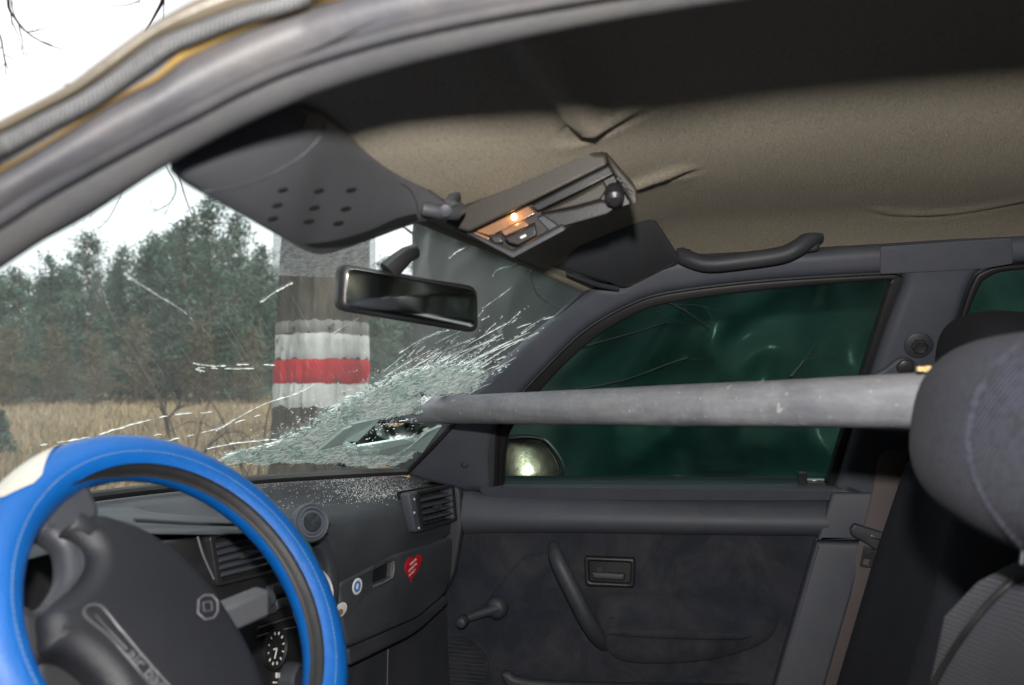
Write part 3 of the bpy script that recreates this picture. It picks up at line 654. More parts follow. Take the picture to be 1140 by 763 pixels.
# crushed area: pushed inwards, split into small shards with open gaps
def sagp(px, py):
    p = wh(px, py)
    if p is None: return None
    d = (p - IMP).length; r = (p - CAM).normalized()
    return p - r * (.050 * math.exp(-(d / .16) ** 2)) + V((0, 0, .006 * noise.noise(p * 30)))
g = random.Random(41); mb = MB(); mbc = MB(); seen = 0
stp = 3.0; px = 240
xs_ = int((545 - 240) / stp); ys_ = int((525 - 399) / stp)
P_ = {}
for i in range(xs_ + 1):
    for j in range(ys_ + 1):
        P_[i, j] = (240 + i * stp + g.uniform(-1.2, 1.2) + (j % 2) * 1.5, 399 + j * stp + g.uniform(-1.2, 1.2))
for i in range(xs_):
    for j in range(ys_):
        q = [P_[i, j], P_[i + 1, j], P_[i + 1, j + 1], P_[i, j + 1]]; cx = sum(a for a, _ in q) / 4; cy = sum(b for _, b in q) / 4
        if not inpoly(cx, cy, CR) or inpoly(cx, cy, hole_px) or (cx > 470 and 441 < cy < 474): continue
        if cy < 500 and g.random() > (edist(cx, cy) / 15) ** .7: continue
        qq = [sagp(cx + (a - cx) * .93, cy + (b - cy) * .93) for a, b in q]
        if None in qq: continue
        r = ray(cx, cy); tilt = [g.gauss(0, .0030) for _ in range(4)]
        fr_ = [p - r * (.004 + t) for p, t in zip(qq, tilt)]; bk = [p + r * .002 for p in qq]; b = len(mb.v)
        mb.v += [tuple(p) for p in fr_ + bk]; mb.face((b, b + 1, b + 2, b + 3)); mb.face((b + 7, b + 6, b + 5, b + 4))
        for k in range(4): mb.face((b + k, b + k + 4, b + (k + 1) % 4 + 4, b + (k + 1) % 4))
mb.build('crushed_glass', M['crushed'], ws, smooth=0, kind='stuff', label='white and teal crazed glass round the hole')
# torn glass flaps round the hole
fl_ = MB()
for pts in ([(383, 492), (392, 472), (425, 466), (398, 492)], [(356, 500), (383, 478), (392, 474), (380, 496)], [(455, 500), (476, 482), (492, 474), (470, 505)], [(398, 498), (450, 489), (462, 492), (440, 506), (400, 508)]):
    a = [sagp(x, y) - ray(x, y) * g.uniform(.008, .022) for x, y in pts]; b_ = [p + V((0, .003, .003)) for p in a]; m_ = len(a); b = len(fl_.v)
    fl_.v += [tuple(p) for p in a + b_]; fl_.face([b + k for k in range(m_)]); fl_.face([b + m_ + k for k in range(m_)][::-1])
    for k in range(m_): fl_.face((b + k, b + k + m_, b + (k + 1) % m_ + m_, b + (k + 1) % m_))
fl_.build('glass_flap', M['aqua'], ws, smooth=0)
# cracks: thin raised splinters following the glass
def crack(mb, pts, w, g, dash=1.0):
    pts = sm(pts, 5)
    for i in range(len(pts) - 1):
        if g.random() > dash: continue
        (x0, y0), (x1, y1) = pts[i], pts[i + 1]; a, b = wh(x0, y0, .0025), wh(x1, y1, .0025)
        if a is None or b is None: continue
        ww = w * g.uniform(.5, 1.9); mb.tube([a, (a + b) / 2 + V((g.gauss(0, .0005), 0, g.gauss(0, .0005))), b], [ww * .5, ww, ww * .4], n=4, caps=False)
mb = MB(); g = random.Random(77)
for k in range(230):                                       # fan of short dashes out of the crushed corner
    a = math.radians(g.choice([g.gauss(33, 9), g.gauss(27, 12)])); r0 = 20 + 150 * g.random() ** 1.25; L = g.uniform(8, 34)
    ox, oy = 405 + g.uniform(-70, 60), 470 + g.uniform(-6, 22); oy -= (ox - 405) * .33
    x0, y0 = ox + r0 * math.cos(a), oy - r0 * math.sin(a); x1, y1 = x0 + L * math.cos(a), y0 - L * math.sin(a)
    if x1 > 650 or y1 < 325 or y0 > 470: continue
    crack(mb, [(x0, y0), ((x0 + x1) / 2, (y0 + y1) / 2 + g.gauss(0, .8)), (x1, y1)], g.uniform(.0003, .00085), g, .85)
for pts, w, d in (
    ([(496, 500), (520, 465), (545, 420)], .0, 0), ([(138, 305), (170, 326), (200, 344), (216, 358)], .0006, .8), ([(48, 274), (75, 279), (100, 287), (125, 300)], .0004, .7),
    ([(290, 337), (302, 328), (316, 320), (326, 315)], .0006, 1), ([(250, 474), (290, 452), (332, 438), (350, 428)], .0008, .9), ([(45, 496), (100, 487), (150, 472), (195, 462), (236, 459)], .0007, .6),
    ([(215, 405), (240, 408), (270, 406), (306, 407)], .0006, .8), ([(220, 409), (250, 411), (300, 410)], .0006, .7), ([(218, 411), (228, 414)], .001, 1),
    ([(230, 500), (262, 494), (300, 490)], .0008, 1), ([(240, 480), (258, 470)], .0008, 1), ([(500, 288), (510, 280), (530, 272)], .0006, 1), ([(548, 308), (556, 300), (575, 296), (592, 294)], .0007, .9),
    ([(536, 345), (570, 320), (598, 296)], .0004, .9), ([(370, 372), (400, 354), (420, 340)], .0004, .8), ([(420, 420), (470, 380), (500, 368)], .0006, .9), ([(440, 396), (470, 378), (492, 369)], .0007, .9),
    ([(430, 410), (520, 365), (545, 352)], .0005, .8), ([(470, 420), (560, 372), (625, 350)], .0008, .95), ([(480, 425), (590, 370), (640, 357)], .0008, .95), ([(505, 428), (560, 390), (600, 370)], .0008, .95),
    ([(520, 430), (575, 398), (615, 380)], .0007, .9), ([(450, 430), (520, 385), (565, 360)], .0007, .9), ([(410, 440), (480, 398), (530, 376)], .0006, .85), ([(380, 452), (440, 412), (480, 390)], .0005, .8),
    ([(490, 440), (545, 405), (570, 395)], .0008, .95), ([(350, 470), (380, 450), (420, 430)], .0006, .9), ([(150, 500), (200, 488), (240, 478), (290, 462)], .0005, .6), ([(60, 497), (120, 492), (180, 484)], .0004, .5),
    ([(440, 428), (500, 398), (552, 378)], .0009, .9), ([(455, 436), (530, 400), (590, 374)], .0009, .9)):
    if w: crack(mb, pts, w, g, d)
mb.build('crack_lines', M['crack'], ws, smooth=0, kind='stuff', label='white cracks fanning out from the crushed corner')
# fibrous slivers lying over the crazed sheet, combed along the pull of the pipe
for nme_, mt_, cnt_ in (('glass_sliver_mass', 'crack', 6500), ('glass_sliver_mass', 'aqua', 3600)):
    mb = MB()
    for k in range(cnt_):
        x, y = g.uniform(240, 545), g.uniform(398, 520)
        if not inpoly(x, y, CR) or inpoly(x, y, hole_px) or (x > 462 and 438 < y < 476) or (y < 505 and g.random() > (edist(x, y) / 12) ** .8): continue
        if mt_ == 'crack' and noise.noise(V((x * .035, y * .06, 3))) < -.22: continue
        a = math.radians(g.gauss(22 + (x - 380) * .05, 16)); L = g.uniform(1.5, 6)
        p0, p1 = sagp(x - L * math.cos(a), y + L * math.sin(a)), sagp(x + L * math.cos(a), y - L * math.sin(a))
        if p0 is None or p1 is None: continue
        r_ = ray(x, y); p0 = p0 - r_ * g.uniform(.004, .011); p1 = p1 - r_ * g.uniform(.004, .011); w = g.uniform(.0003, .0011)
        mb.tube([p0, (p0 + p1) / 2, p1], [w * .5, w, w * .4], n=3, caps=False)
    mb.build(nme_, M[mt_], ws, smooth=0, kind='stuff')
# glass sparkle grains round the crushed zone
mb = MB()
for k in range(1900):
    t = g.random(); x = g.gauss(420, 75); y = 452 - (x - 420) * .42 + g.gauss(0, 13 + 9 * g.random())
    if not (235 < x < 640 and 330 < y < 516): continue
    p = wh(x, y, g.uniform(.002, .006))
    if p is None: continue
    a_ = math.radians(g.gauss(32, 14)); q = wh(x + 6 * math.cos(a_), y - 6 * math.sin(a_), .004)
    if q is None: continue
    d = (q - p).normalized(); s = g.uniform(.00018, .0005); mb.box(p, d * s * g.uniform(1.2, 5), d.cross(V((0, 0, 1))).normalized() * s, V((0, 0, s)))
mb.build('glass_splinters', M['crack'], ws, smooth=0, kind='stuff')
# frosted film along the top edge of the windscreen
mb = MB(); rows = []
for x in [304 + 6 * i for i in range(20)]:
    yb = 304 + (x - 290) * .04 + (2 if x > 300 else 0) ; col = []
    for k in range(7):
        p = wh(x, yb - 70 * k / 6 if x < 470 else yb - 40 * k / 6, .0015)
        col.append(p)
    if None in col or x > 432: continue
    rows.append(col)
if len(rows) > 2: mb.grid(rows); mb.build('sun_strip', M['strip'], ws, smooth=80, label='frosted strip along the top of the windscreen')
# black rubber along the glass
mb = MB(); mb.tube([WS(i / 40, 1) + V((0, -.006, .004)) for i in range(41)], .008, n=8); mb.build('windscreen_seal', M['rubber'], car)
mb = MB(); mb.tube([WS(1, i / 20) + V((.004, -.002, 0)) for i in range(21)], .007, n=8); mb.build('windscreen_seal', M['rubber'], car)

# ---- steering wheel
WT, WYAW = math.radians(35.1), math.radians(-8.1)
WN = V((math.sin(WYAW) * math.cos(WT), -math.cos(WYAW) * math.cos(WT), math.sin(WT)))
WHC = V((.55, .406, .954)); WHF = Frame(WHC, WN, (math.cos(WYAW), math.sin(WYAW), 0))
RO, BW = .168, .0405; RM, TR_ = RO - BW / 2, BW / 2
wheel = thing('steering_wheel', None, None); wheel.parent = car; wheel['label'] = 'black airbag steering wheel in a bright blue slip-on cover'
def tor(th, ph, extra=0):
    r = RM + (TR_ + extra) * math.cos(ph); return WHF.P(r * math.cos(th), r * math.sin(th), (TR_ * .96 + extra) * math.sin(ph))
NT, NP = 220, 48; mb = MB(); mk = MB()
def bandw(th):                                              # black lining shows on the right side
    d = (math.degrees(th) + 360) % 360
    c = 0.0
    if d < 115 or d > 250: c = min(1, max(0, (115 - (d if d < 180 else d - 360)) / 25)) * min(1, max(0, ((d if d < 180 else d - 360) + 110) / 30))
    return c
p0 = math.radians(118)
rows = []; PHS = []
for i in range(NT):
    th = 2 * math.pi * i / NT; w = bandw(th); lo, hi = 133 + 2 * (1 - w), 137 + 36 * w
    phs = [lo + (hi - lo) * k / 8 for k in range(9)] + [hi + (360 + lo - hi) * k / 40 for k in range(1, 40)]; row = []
    for j, d in enumerate(phs):
        ex = (-.0024 * min(1, w * 1.5) if 0 < j < 8 else 0)
        row.append(tor(th, math.radians(d), ex + .00035 * noise.noise(tor(th, math.radians(d)) * 120)))
    rows.append(row)
mb.grid(rows, closed=True, closed_u=True)
for k, f in enumerate(mb.f):
    i, j = divmod(k, NP); mb.m[k] = 1 if (bandw(2 * math.pi * i / NT) > .03 and j < 8) else 0
mb.build('rim_cover', [M['blue'], M['lining']], wheel, smooth=60, label='bright blue ribbed steering wheel cover')
mb = MB()
for i in range(0, 190):
    th = 2 * math.pi * i / 190; mb.tube([tor(th, math.radians(103), .0003), tor(th + .018, math.radians(104), .0007), tor(th + .024, math.radians(103.5), .0002)], .0004, n=4, caps=False)
mb.build('cover_stitching', M['stitch'], wheel, smooth=0)
# cream patch on the upper left of the cover
mb = MB(); rows = []; N1 = 44
ang = lambda x, y: math.atan2(*WHF.ab(x, y)[::-1])
ta, tb_ = ang(92, 500), ang(4, 590)
for i in range(N1 + 1):
    t = i / N1; th = ta + (tb_ - ta) * t; row = []
    hi = math.radians(-25 + 100 * min(1, t / .62) ** .8 * (1 if t < .72 else max(0, 1 - (t - .72) / .28) ** .5 * .75 + .25 * (t < .9))); lo = math.radians(-95)
    for j in range(15): row.append(tor(th, lo + (max(hi, lo + .02) - lo) * j / 14, .0014))
    rows.append(row)
mb.grid(rows); mb.build('cover_patch', M['cream'], wheel, smooth=60, label='cream silver patch let into the blue cover')
# airbag pad: domed over its outline
def dome(name, fr, outline, cen, prof, mat, parent, label=None):
    O = [fr.ab(x, y, prof[0][1]) for x, y in outline]; ca, cb = fr.ab(*cen, prof[0][1]); rows = []
    for k, h in prof: rows.append([fr.P(ca + (a - ca) * k, cb + (b - cb) * k, h) for a, b in O])
    mb = MB(); n = len(O); b = mb.grid(rows, closed=True); mb.face([b + (len(prof) - 1) * n + i for i in range(n)]); return mb.build(name, mat, parent, smooth=50, label=label)
padout = sm([(111, 566), (130, 569), (165, 582), (203, 608), (238, 644), (266, 684), (288, 724), (304, 768), (318, 850), (300, 930), (240, 965), (185, 950), (158, 870), (142, 800), (128, 762), (108, 738), (84, 722), (60, 716), (56, 698), (56, 674), (78, 656), (99, 637), (107, 616), (103, 602), (90, 591), (79, 584), (92, 573)], 5, True)
pad = plate('airbag_pad', WHF, [padout], -.022, .018, .015, M['leather'], wheel, res=7, label='grained black airbag pad')
def spoke(name, outl, h0, h1, mat): return plate(name, WHF, [outl], h0, h1, .008, mat, wheel, res=4)
spoke('spoke', sm([(44, 588), (60, 560), (80, 540), (100, 528), (106, 546), (114, 568), (108, 590), (112, 616), (104, 640), (80, 662), (56, 680), (52, 672), (66, 652), (73, 634), (71, 607), (58, 594)], 4, True), -.018, .004, M['plastic2'])
spoke('spoke', sm([(20, 672), (40, 676), (60, 672), (66, 700), (60, 722), (40, 742), (24, 730)], 4, True), -.018, .002, M['black'])
spoke('spoke', sm([(270, 850), (320, 840), (330, 905), (300, 940)], 4, True), -.018, .002, M['black'])
mb = MB(); mb.lathe(WHF, WHC - WN * .16, [(.05, 0), (.052, .07), (.056, .11), (.06, .14)], 30); mb.build('column_shroud', M['black'], wheel)
plate('hub_plate', WHF, [sm([(50, 700), (110, 725), (150, 770), (170, 860), (100, 860), (40, 780)], 4, True)], -.03, -.006, .008, M['black'], wheel)
# pad embossing: slot outline, words, emblem
PH = .0185
def pad_line(pts, r, mat, nm, closed=False, h=PH):
    mb = MB(); mb.tube([WHF.hit(x, y, h) for x, y in pts], r, n=6, closed=closed); return mb.build(nm, mat, wheel, smooth=60)
def hpad(x, y):                                             # height of the pad under a pixel
    return .0
PB = BVHTree.FromPolygons([v.co[:] for v in pad.data.vertices], [p.vertices[:] for p in pad.data.polygons])
def onpad(x, y, off=.0003):
    r = ray(x, y); h = PB.ray_cast(CAM, r)[0]; return (h if h else WHF.hit(x, y, .02)) + WN * off
def pline(pts, r, mat, nm, closed=False):
    mb = MB(); mb.tube([onpad(x, y) for x, y in pts], r, n=6, closed=closed); return mb.build(nm, mat, wheel, smooth=60)
pline(sm([(172, 768), (145, 736), (120, 708), (98, 690), (93, 682), (98, 675), (108, 674), (116, 679), (135, 702), (160, 732), (190, 766)], 4), .0010, M['greyd'], 'pad_moulding')
pline(sm([(106, 685), (123, 704), (141, 723)], 3), .0006, M['greyd'], 'pad_moulding')
pline([(221, 668), (227, 663), (236, 663), (242, 670), (242, 681), (238, 688), (228, 690), (220, 683)], .0007, M['grey'], 'emblem', True)
pline([(226, 671), (235, 670), (236, 680), (227, 681)], .0005, M['grey'], 'emblem', True)
def padtext(s, cx, cy, size, ang):
    cu = bpy.data.curves.new('t', 'FONT'); cu.body = s; cu.size = size; cu.align_x = 'LEFT'; cu.align_y = 'CENTER'; cu.extrude = .0001
    ob = bpy.data.objects.new('tmp', cu); me = bpy.data.meshes.new_from_object(ob); bpy.data.objects.remove(ob)
    o = onpad(cx, cy); o2 = onpad(cx + 10 * math.cos(ang), cy + 10 * math.sin(ang)); A = (o2 - o).normalized(); B = WN.cross(A).normalized()
    for v in me.vertices: v.co = o + A * v.co.x + B * v.co.y + WN * (v.co.z + .0006)
    me.materials.clear(); me.materials.append(M['grey']); return fin('lettering', me, wheel, 0, label='the words air bag on the pad')
padtext('air bag', 143, 726, .0135, math.atan2(34, 32))

# ---- column stalk, instrument box behind the wheel
st = MB(); s0, s1 = atd(262, 682, .69), atd(293, 669, .715); d = (s1 - s0).normalized(); u = Up
st.box((s0 + s1) / 2 - d * .01, d * ((s1 - s0).length / 2 + .01), d.cross(u).normalized() * .010, u * .0125)
stk = st.build('control_stalk', M['visor'], car, smooth=30)
bev = stk.modifiers.new('b', 'BEVEL'); bev.width = .004; bev.segments = 3
mb = MB(); mb.tube([s0 - d * .1 + V((0, .03, -.01)), s0], .007, n=10); mb.build('stalk_stem', M['black'], stk)
mb = MB(); mb.tube([s1 + d * .001, s1 + d * .008], [.010, .008], n=12); mb.build('stalk_cap', M['bolt'], stk)
IC = Frame((.5, .60, .95), (0, -1, .2), (1, 0, 0))
ib = plate('instrument_panel', IC, [rc([(-.22, -.12), (.24, -.12), (.24, .035), (-.22, .035)], .02)], -.03, .0, .006, M['black'], car, pix=False)
for (cx, r) in ((-.1, .052), (.05, .048)):
    mb = MB(); c = IC.P(cx, -.045, .001); mb.lathe(IC, c, [(r, 0), (r, .004), (r - .003, .004), (r - .004, .001)], 40); mb.build('gauge', M['rubber'], ib); mb = MB()
    for k in range(25):
        a = math.radians(-40 + 260 * k / 24); dv = IC.A * math.cos(a) + IC.B * math.sin(a); tv = IC.N.cross(dv); mb.box(c + dv * (r - .011) + IC.N * .002, dv * (.0045 if k % 3 == 0 else .0025), tv * .0005, IC.N * .0003)
    mb.build('gauge_ticks', M['white'], ib, smooth=0)
line_tube('bezel_line', IC, [(38, 596), (48, 594), (62, 593)], .01, .0012, M['grey'], ib)

# ---- dashboard: top sheet as a height field, then the lips and the face
def face_y(x):                                             # front face of the dashboard
    if x < .72: return .60
    if x < .80: return .60 - .04 * (x - .72) / .08
    return .56 - .05 * max(0, (x - 1.05) / .45)
def s3(a, b, x): t = min(1, max(0, (x - a) / (b - a))); return t * t * (3 - 2 * t)
def crest_z(x): return 1.0 - .046 * min(1, max(0, (x - .70) / .26)) - .022 * s3(.98, 1.3, x)
mb = MB(); rows = []
for i in range(111):
    x = .20 + 1.30 * i / 110; u = (x - .20) / 1.30; yb = quad(BLc, BM_, BR, u); y0 = yb.y + .01; y1 = face_y(x); row = []
    for j in range(25):
        t = j / 24; y = y0 + (y1 - y0) * t
        zb = yb.z - .006; zc = crest_z(x); z = zb + (zc - zb) * s3(0, .75, t)
        tray = s3(.93, .99, x) * (1 - s3(1.22, 1.30, x)) * s3(.22, .34, t) * (1 - s3(.66, .78, t)); z -= .022 * tray
        z += .006 * s3(.2, .4, t) * (1 - s3(.4, .5, t)) * (x < .92) - .012 * max(0, (t - .8) / .2) ** 2
        row.append((x, y, z))
    # roll over the edge and run down to the glove box line
    zc = crest_z(x) - .012; yy = y1; roll = .016 if x < 1.02 else .012
    bot = crest_z(x) - .018 if x < 1.06 else .838
    drop = zc - bot
    for k in range(1, 9):
        t = k / 8; row.append((x, yy - roll * math.sin(math.pi * min(1, .1 + t * .9) * .62) , zc - drop * t))
    rows.append(row)
mb.grid(rows); dash = mb.build('dashboard', M['dashm'], car, smooth=70, label='dusty grey dashboard top under the windscreen')
# black centre stack
plate('centre_stack', FC, [rc([(.70 - .93, .075), (.96 - .93, .040), (1.095 - .93, .034), (1.10 - .93, -.06), (1.09 - .93, -.32), (.72 - .93, -.32)], .015)], -.03, .004, .006, M['black'], car, pix=False, res=3)
plate('stack_border', FD, [sm([(352, 588), (366, 600), (376, 625), (380, 652), (376, 672), (366, 668), (368, 645), (364, 622), (352, 604)], 4, True)], -.03, .03, .007, M['plastic2'], car)
line_tube('bezel_line', FC, [(220, 598), (226, 618), (238, 645)], .010, .0014, M['grey'], car)
line_tube('dash_lip', FC, [(150, 579), (200, 582), (260, 584), (318, 583)], .014, .0022, M['plastic2'], car)
# glove box and lower parts
gb = plate('glove_box', FD, [rc([(377, 650), (440, 618), (505, 597), (503, 640), (496, 662), (466, 688), (388, 722), (383, 700)], 7), rc([(417, 632), (438, 624), (437, 643), (416, 652)], 3)], -.02, .012, .006, M['dashm'], car, label='dark grey glove box lid with stickers')
plate('lid_recess', FD, [rc([(414, 634), (441, 622), (439, 646), (414, 656)], 3)], -.025, .0, .002, M['rubber'], gb)
line_tube('recess_edge', FD, [(438, 625), (437, 643), (416, 653)], .0125, .0018, M['grey'], gb, k=2)
plate('lid_lip', FD, [rc([(388, 722), (466, 688), (498, 662), (500, 672), (470, 700), (455, 710), (390, 742)], 4)], -.03, .004, .005, M['plastic2'], gb)
plate('kick_panel', FD, [rc([(384, 740), (454, 708), (500, 672), (520, 640), (520, 860), (380, 860)], 3)], -.10, -.03, .006, M['plastic2'], car)
line_tube('panel_seam', FD, [(432, 722), (431, 763), (430, 800)], -.029, .0012, M['grey'], car)
plate('dash_end', LP, [rc([(500, 540), (512, 545), (514, 590), (505, 640), (480, 690), (440, 720), (470, 600)], 4)], .03, .055, .006, M['plastic2'], car)
# air vents: frame, slats, fins
def vent(fr, corners, lab, h=.006, rows_=5, cols=7, tiltc=0, knob=True):
    c4 = [V((*fr.ab(x, y, h), 0)) for x, y in corners]                        # TL TR BR BL
    def B2(s, t): p = c4[0].lerp(c4[1], s).lerp(c4[3].lerp(c4[2], s), t); return (p.x, p.y)
    fo_ = [B2(-.09, -.09), B2(1.09, -.09), B2(1.09, 1.09), B2(-.09, 1.09)]; fi_ = [B2(0, 0), B2(1, 0), B2(1, 1), B2(0, 1)]
    v = plate('air_vent', fr, [rc(fo_, .006), rc(fi_, .003)], h - .012, h + .005, .002, M['black'], car, pix=False, label=lab)
    plate('duct', fr, [fo_], h - .036, h - .030, .001, M['rubber'], v, pix=False)
    for i in range(1, rows_ + 1):
        t = i / (rows_ + 1); a, b = fr.P(*B2(.0, t), h - .001), fr.P(*B2(1, t), h - .001); mb = MB(); d_ = (b - a) / 2
        mb.box((a + b) / 2, d_, fr.B * .0011 + fr.N * .001, fr.N * .006 - fr.B * .002); mb.build('slat', M['plastic'], v, smooth=0)
    for i in range(1, cols + 1):
        s = i / (cols + 1); a, b = fr.P(*B2(s, 0.02), h - .015), fr.P(*B2(s, .98), h - .015); mb = MB()
        mb.box((a + b) / 2, (b - a) / 2, fr.A * .0011, fr.N * .006); mb.build('fin', M['black'], v, smooth=0)
    if knob:
        a = fr.P(*B2(.48, .5), h + .004); mb = MB(); mb.box(a, fr.A * .0095, fr.B * .0035, fr.N * .005); mb.build('vent_knob', M['bolt'], v, smooth=0)
    return v
vent(FC, [(236, 600), (292, 586), (302, 634), (244, 648)], 'left centre air vent behind the wheel rim')
vent(FC, [(326, 592), (366, 586), (368, 622), (334, 634)], 'right centre air vent behind the round freshener', cols=5)
vp = vent(FD, [(465, 550), (501, 543), (504, 577), (470, 586)], 'passenger side air vent at the door end of the dash', h=.016, rows_=4, cols=5)
plate('vent_bezel', FD, [rc([(455, 549), (504, 540), (511, 580), (463, 594)], 4), rc([(463, 552), (502, 543), (505, 578), (469, 587)], 3)], .0, .020, .004, M['plastic'], vp)
for (x, y) in ((461, 556), (461, 571), (466, 588)):
    mb = MB(); mb.lathe(FD, FD.hit(x, y, .0205), [(.0022, 0), (.0022, .0012)], 10); mb.build('vent_screw', M['white'], vp)
# switches, clock and knobs of the centre stack
for (x, y, w, h_) in ((296, 664, 9, 6), (310, 656, 6, 6), (322, 650, 6, 6), (302, 680, 7, 5), (316, 672, 7, 6), (330, 666, 7, 6)):
    plate('push_switch', FC, [rc([(x - w, y - h_ + 2), (x + w, y - h_ - 2), (x + w, y + h_ - 2), (x - w, y + h_ + 2)], 2)], .0, .014, .003, M['plastic2'], car)
line_tube('stack_ledge', FC, [(286, 700), (310, 692), (340, 683)], .008, .002, M['plastic2'], car)
line_tube('stack_ledge', FC, [(286, 709), (310, 702), (344, 696)], .006, .0012, M['grey'], car)
for k, (x, y) in enumerate(((268, 662), (272, 659), (269, 664))): plate('switch_symbol', FC, [[(x, y), (x + 4, y - 1), (x + 4, y), (x, y + 1)]], .004, .0055, .0002, M['white'], car)
CK = FC.hit(305, 722, .006); mb = MB(); mb.lathe(FC, CK, [(.026, -.002), (.026, .005), (.0235, .0055), (.0225, .002)], 40); clk = mb.build('dash_clock', M['rubber'], car, label='small round analogue clock in the centre stack')
for k in range(12):
    a = math.radians(30 * k); dv = FC.A * math.cos(a) + FC.B * math.sin(a); mb = MB(); mb.box(CK + dv * .0185 + FC.N * .003, dv * .0018, FC.N.cross(dv) * .0009, FC.N * .0005); mb.build('hour_mark', M['white'], clk, smooth=0)
for (dx, dy, L) in ((-.55, -.83, .013), (-.98, .15, .008)):
    dv = FC.A * dx + FC.B * dy; mb = MB(); mb.box(CK + dv * L / 2 + FC.N * .0045, dv * L / 2, FC.N.cross(dv).normalized() * .001, FC.N * .0004); mb.build('clock_hand', M['white'], clk, smooth=0)
for (x, y) in ((322, 758), (296, 800)):
    c = FC.hit(x, y, .006); mb = MB(); mb.lathe(FC, c, [(.024, -.002), (.022, .014), (.018, .018), (.010, .018)], 28); kb = mb.build('heater_knob', M['plastic2'], car)
    mb = MB(); mb.box(c + FC.N * .020, FC.A * .0015, FC.B * .012, FC.N * .003); mb.build('pointer', M['bolt'], kb)
for (x, y, a, b) in ((310, 752, 2, 3), (331, 748, 1, 4), (307, 760, 2, 1)):
    plate('knob_mark', FC, [[(x - a, y - b), (x + a, y - b), (x + a, y + b), (x - a, y + b)]], .004, .0056, .0002, M['white'], car)
mb = MB(); mb.lathe(FC, FC.hit(335, 717, .004), [(.0025, 0), (.0025, .002)], 10); mb.build('warning_light', M['red'], car)
# stickers on the glove box
def hrt():
    out = []
    for k in range(40):
        t = 2 * math.pi * k / 40; x = 16 * math.sin(t) ** 3; y = 13 * math.cos(t) - 5 * math.cos(2 * t) - 2 * math.cos(3 * t) - math.cos(4 * t)
        X = x * .58; Y = -y * 1.02; out.append((460 + X - Y * .14, 631 + Y - X * .33))
    return out
hs_ = plate('heart_sticker', FD, [hrt()], .0118, .0128, .0002, M['red'], car, label='red heart sticker with white lettering on the glove box')
for s, (x, y), sz in (('WIELKA', (460, 626), .0072), ('ORKIESTRA', (459.5, 632), .0062), ('POMOCY', (459, 638), .0058)):
    text('sticker_text', s, FD, x, y, .0130, sz, math.radians(13), M['white'], hs_, .0001)
def ell(cx, cy, a, b, r=0, n=28):
    c, s = math.cos(r), math.sin(r); return [(cx + a * math.cos(t) * c - b * math.sin(t) * s, cy + a * math.cos(t) * s + b * math.sin(t) * c) for t in [2 * math.pi * k / n for k in range(n)]]
s_ = plate('round_sticker', FD, [ell(398, 653, 5.2, 9.5, .18)], .0118, .0128, .0002, M['white'], car, label='small white and blue round sticker')
plate('sticker_print', FD, [ell(398, 653, 3.4, 6.4, .18), ell(398, 653, 1.6, 3.6, .18)], .0126, .0133, .0001, M['sblue'], s_)
s_ = plate('round_sticker', FD, [ell(380, 679, 5.5, 9, .5)], .0118, .0130, .0002, M['white'], car, label='worn white and brown round sticker by the wheel')
plate('sticker_print', FD, [ell(379, 682, 2.8, 4.2, .5)], .0128, .0134, .0001, M['brown'], s_)

# ---- roof lining with the buckle folds
def ceil0(x, y):
    z = 1.386 - .065 * s3(.02, .29, y) - .020 * s3(-.5, -1.4, y)
    e = max(0, (x - 1.18) / .20); z -= .030 * e * e; e = max(0, (.52 - x) / .16); z -= .03 * e * e
    return z + .004 * noise.noise(V((x * 3, y * 3, 0)))
def px2c(px, py):
    p = CC.hit(px, py)
    for _ in range(12):
        q = Frame((0, 0, ceil0(p.x, p.y)), (0, 0, -1), (1, 0, 0)); p = q.hit(px, py)
    return p
folds = [([(470, -30), (540, 30), (600, 98), (626, 136), (645, 152), (668, 147), (700, 132), (745, 112)], .011), ([(690, 217), (712, 209), (745, 198), (785, 187)], .008), ([(960, 232), (990, 241), (1060, 240), (1140, 226), (1200, 214)], .0025)]
F2 = [([px2c(x, y).to_2d() for x, y in sm(P, 3)], h) for P, h in folds]
def foldz(x, y):
    z = 0; q = V((x, y))
    for P, H in F2:
        best = 9; sg = 1; tt = 0
        for i in range(len(P) - 1):
            a, b = P[i], P[i + 1]; ab = b - a; t = max(0, min(1, (q - a).dot(ab) / ab.length_squared)); d = (q - (a + ab * t))
            if d.length < best: best = d.length; sg = 1 if ab.cross(d) > 0 else -1; tt = (i + t) / (len(P) - 1)
        if best < .12:
            am = H * min(1, tt * 9) * min(1, (1 - tt) * 3.5)
            z += am * (math.exp(-(best / .006) ** 2) * .55 - .9 * math.exp(-((best - .016) / .016) ** 2) * (1 if sg < 0 else .15))
    return z
mb = MB(); rows = []; ys = [.285 - .0085 * i for i in range(110)] + [-.66 - .04 * i for i in range(30)]
for i in range(131):
    x = .345 + 1.055 * i / 130; u = min(1, max(0, (x - .36) / 1.005)); gt = quad(TL, TM, TR, u); row = []
    for y in ys:
        y2 = y if y < .1 else .1 + (y - .1) * (gt.y + .008 - .1) / .185; z = ceil0(x, y2) + (foldz(x, y2) if y2 > -.62 else 0)
        k_ = s3(gt.y - .075, gt.y + .008, y2); row.append((x, y2, z + (gt.z - .002 - z) * k_))
    rows.append(row)
mb.grid(rows); mb.build('headliner', M['head'], car, smooth=80, label='beige flocked roof lining buckled by the crash')

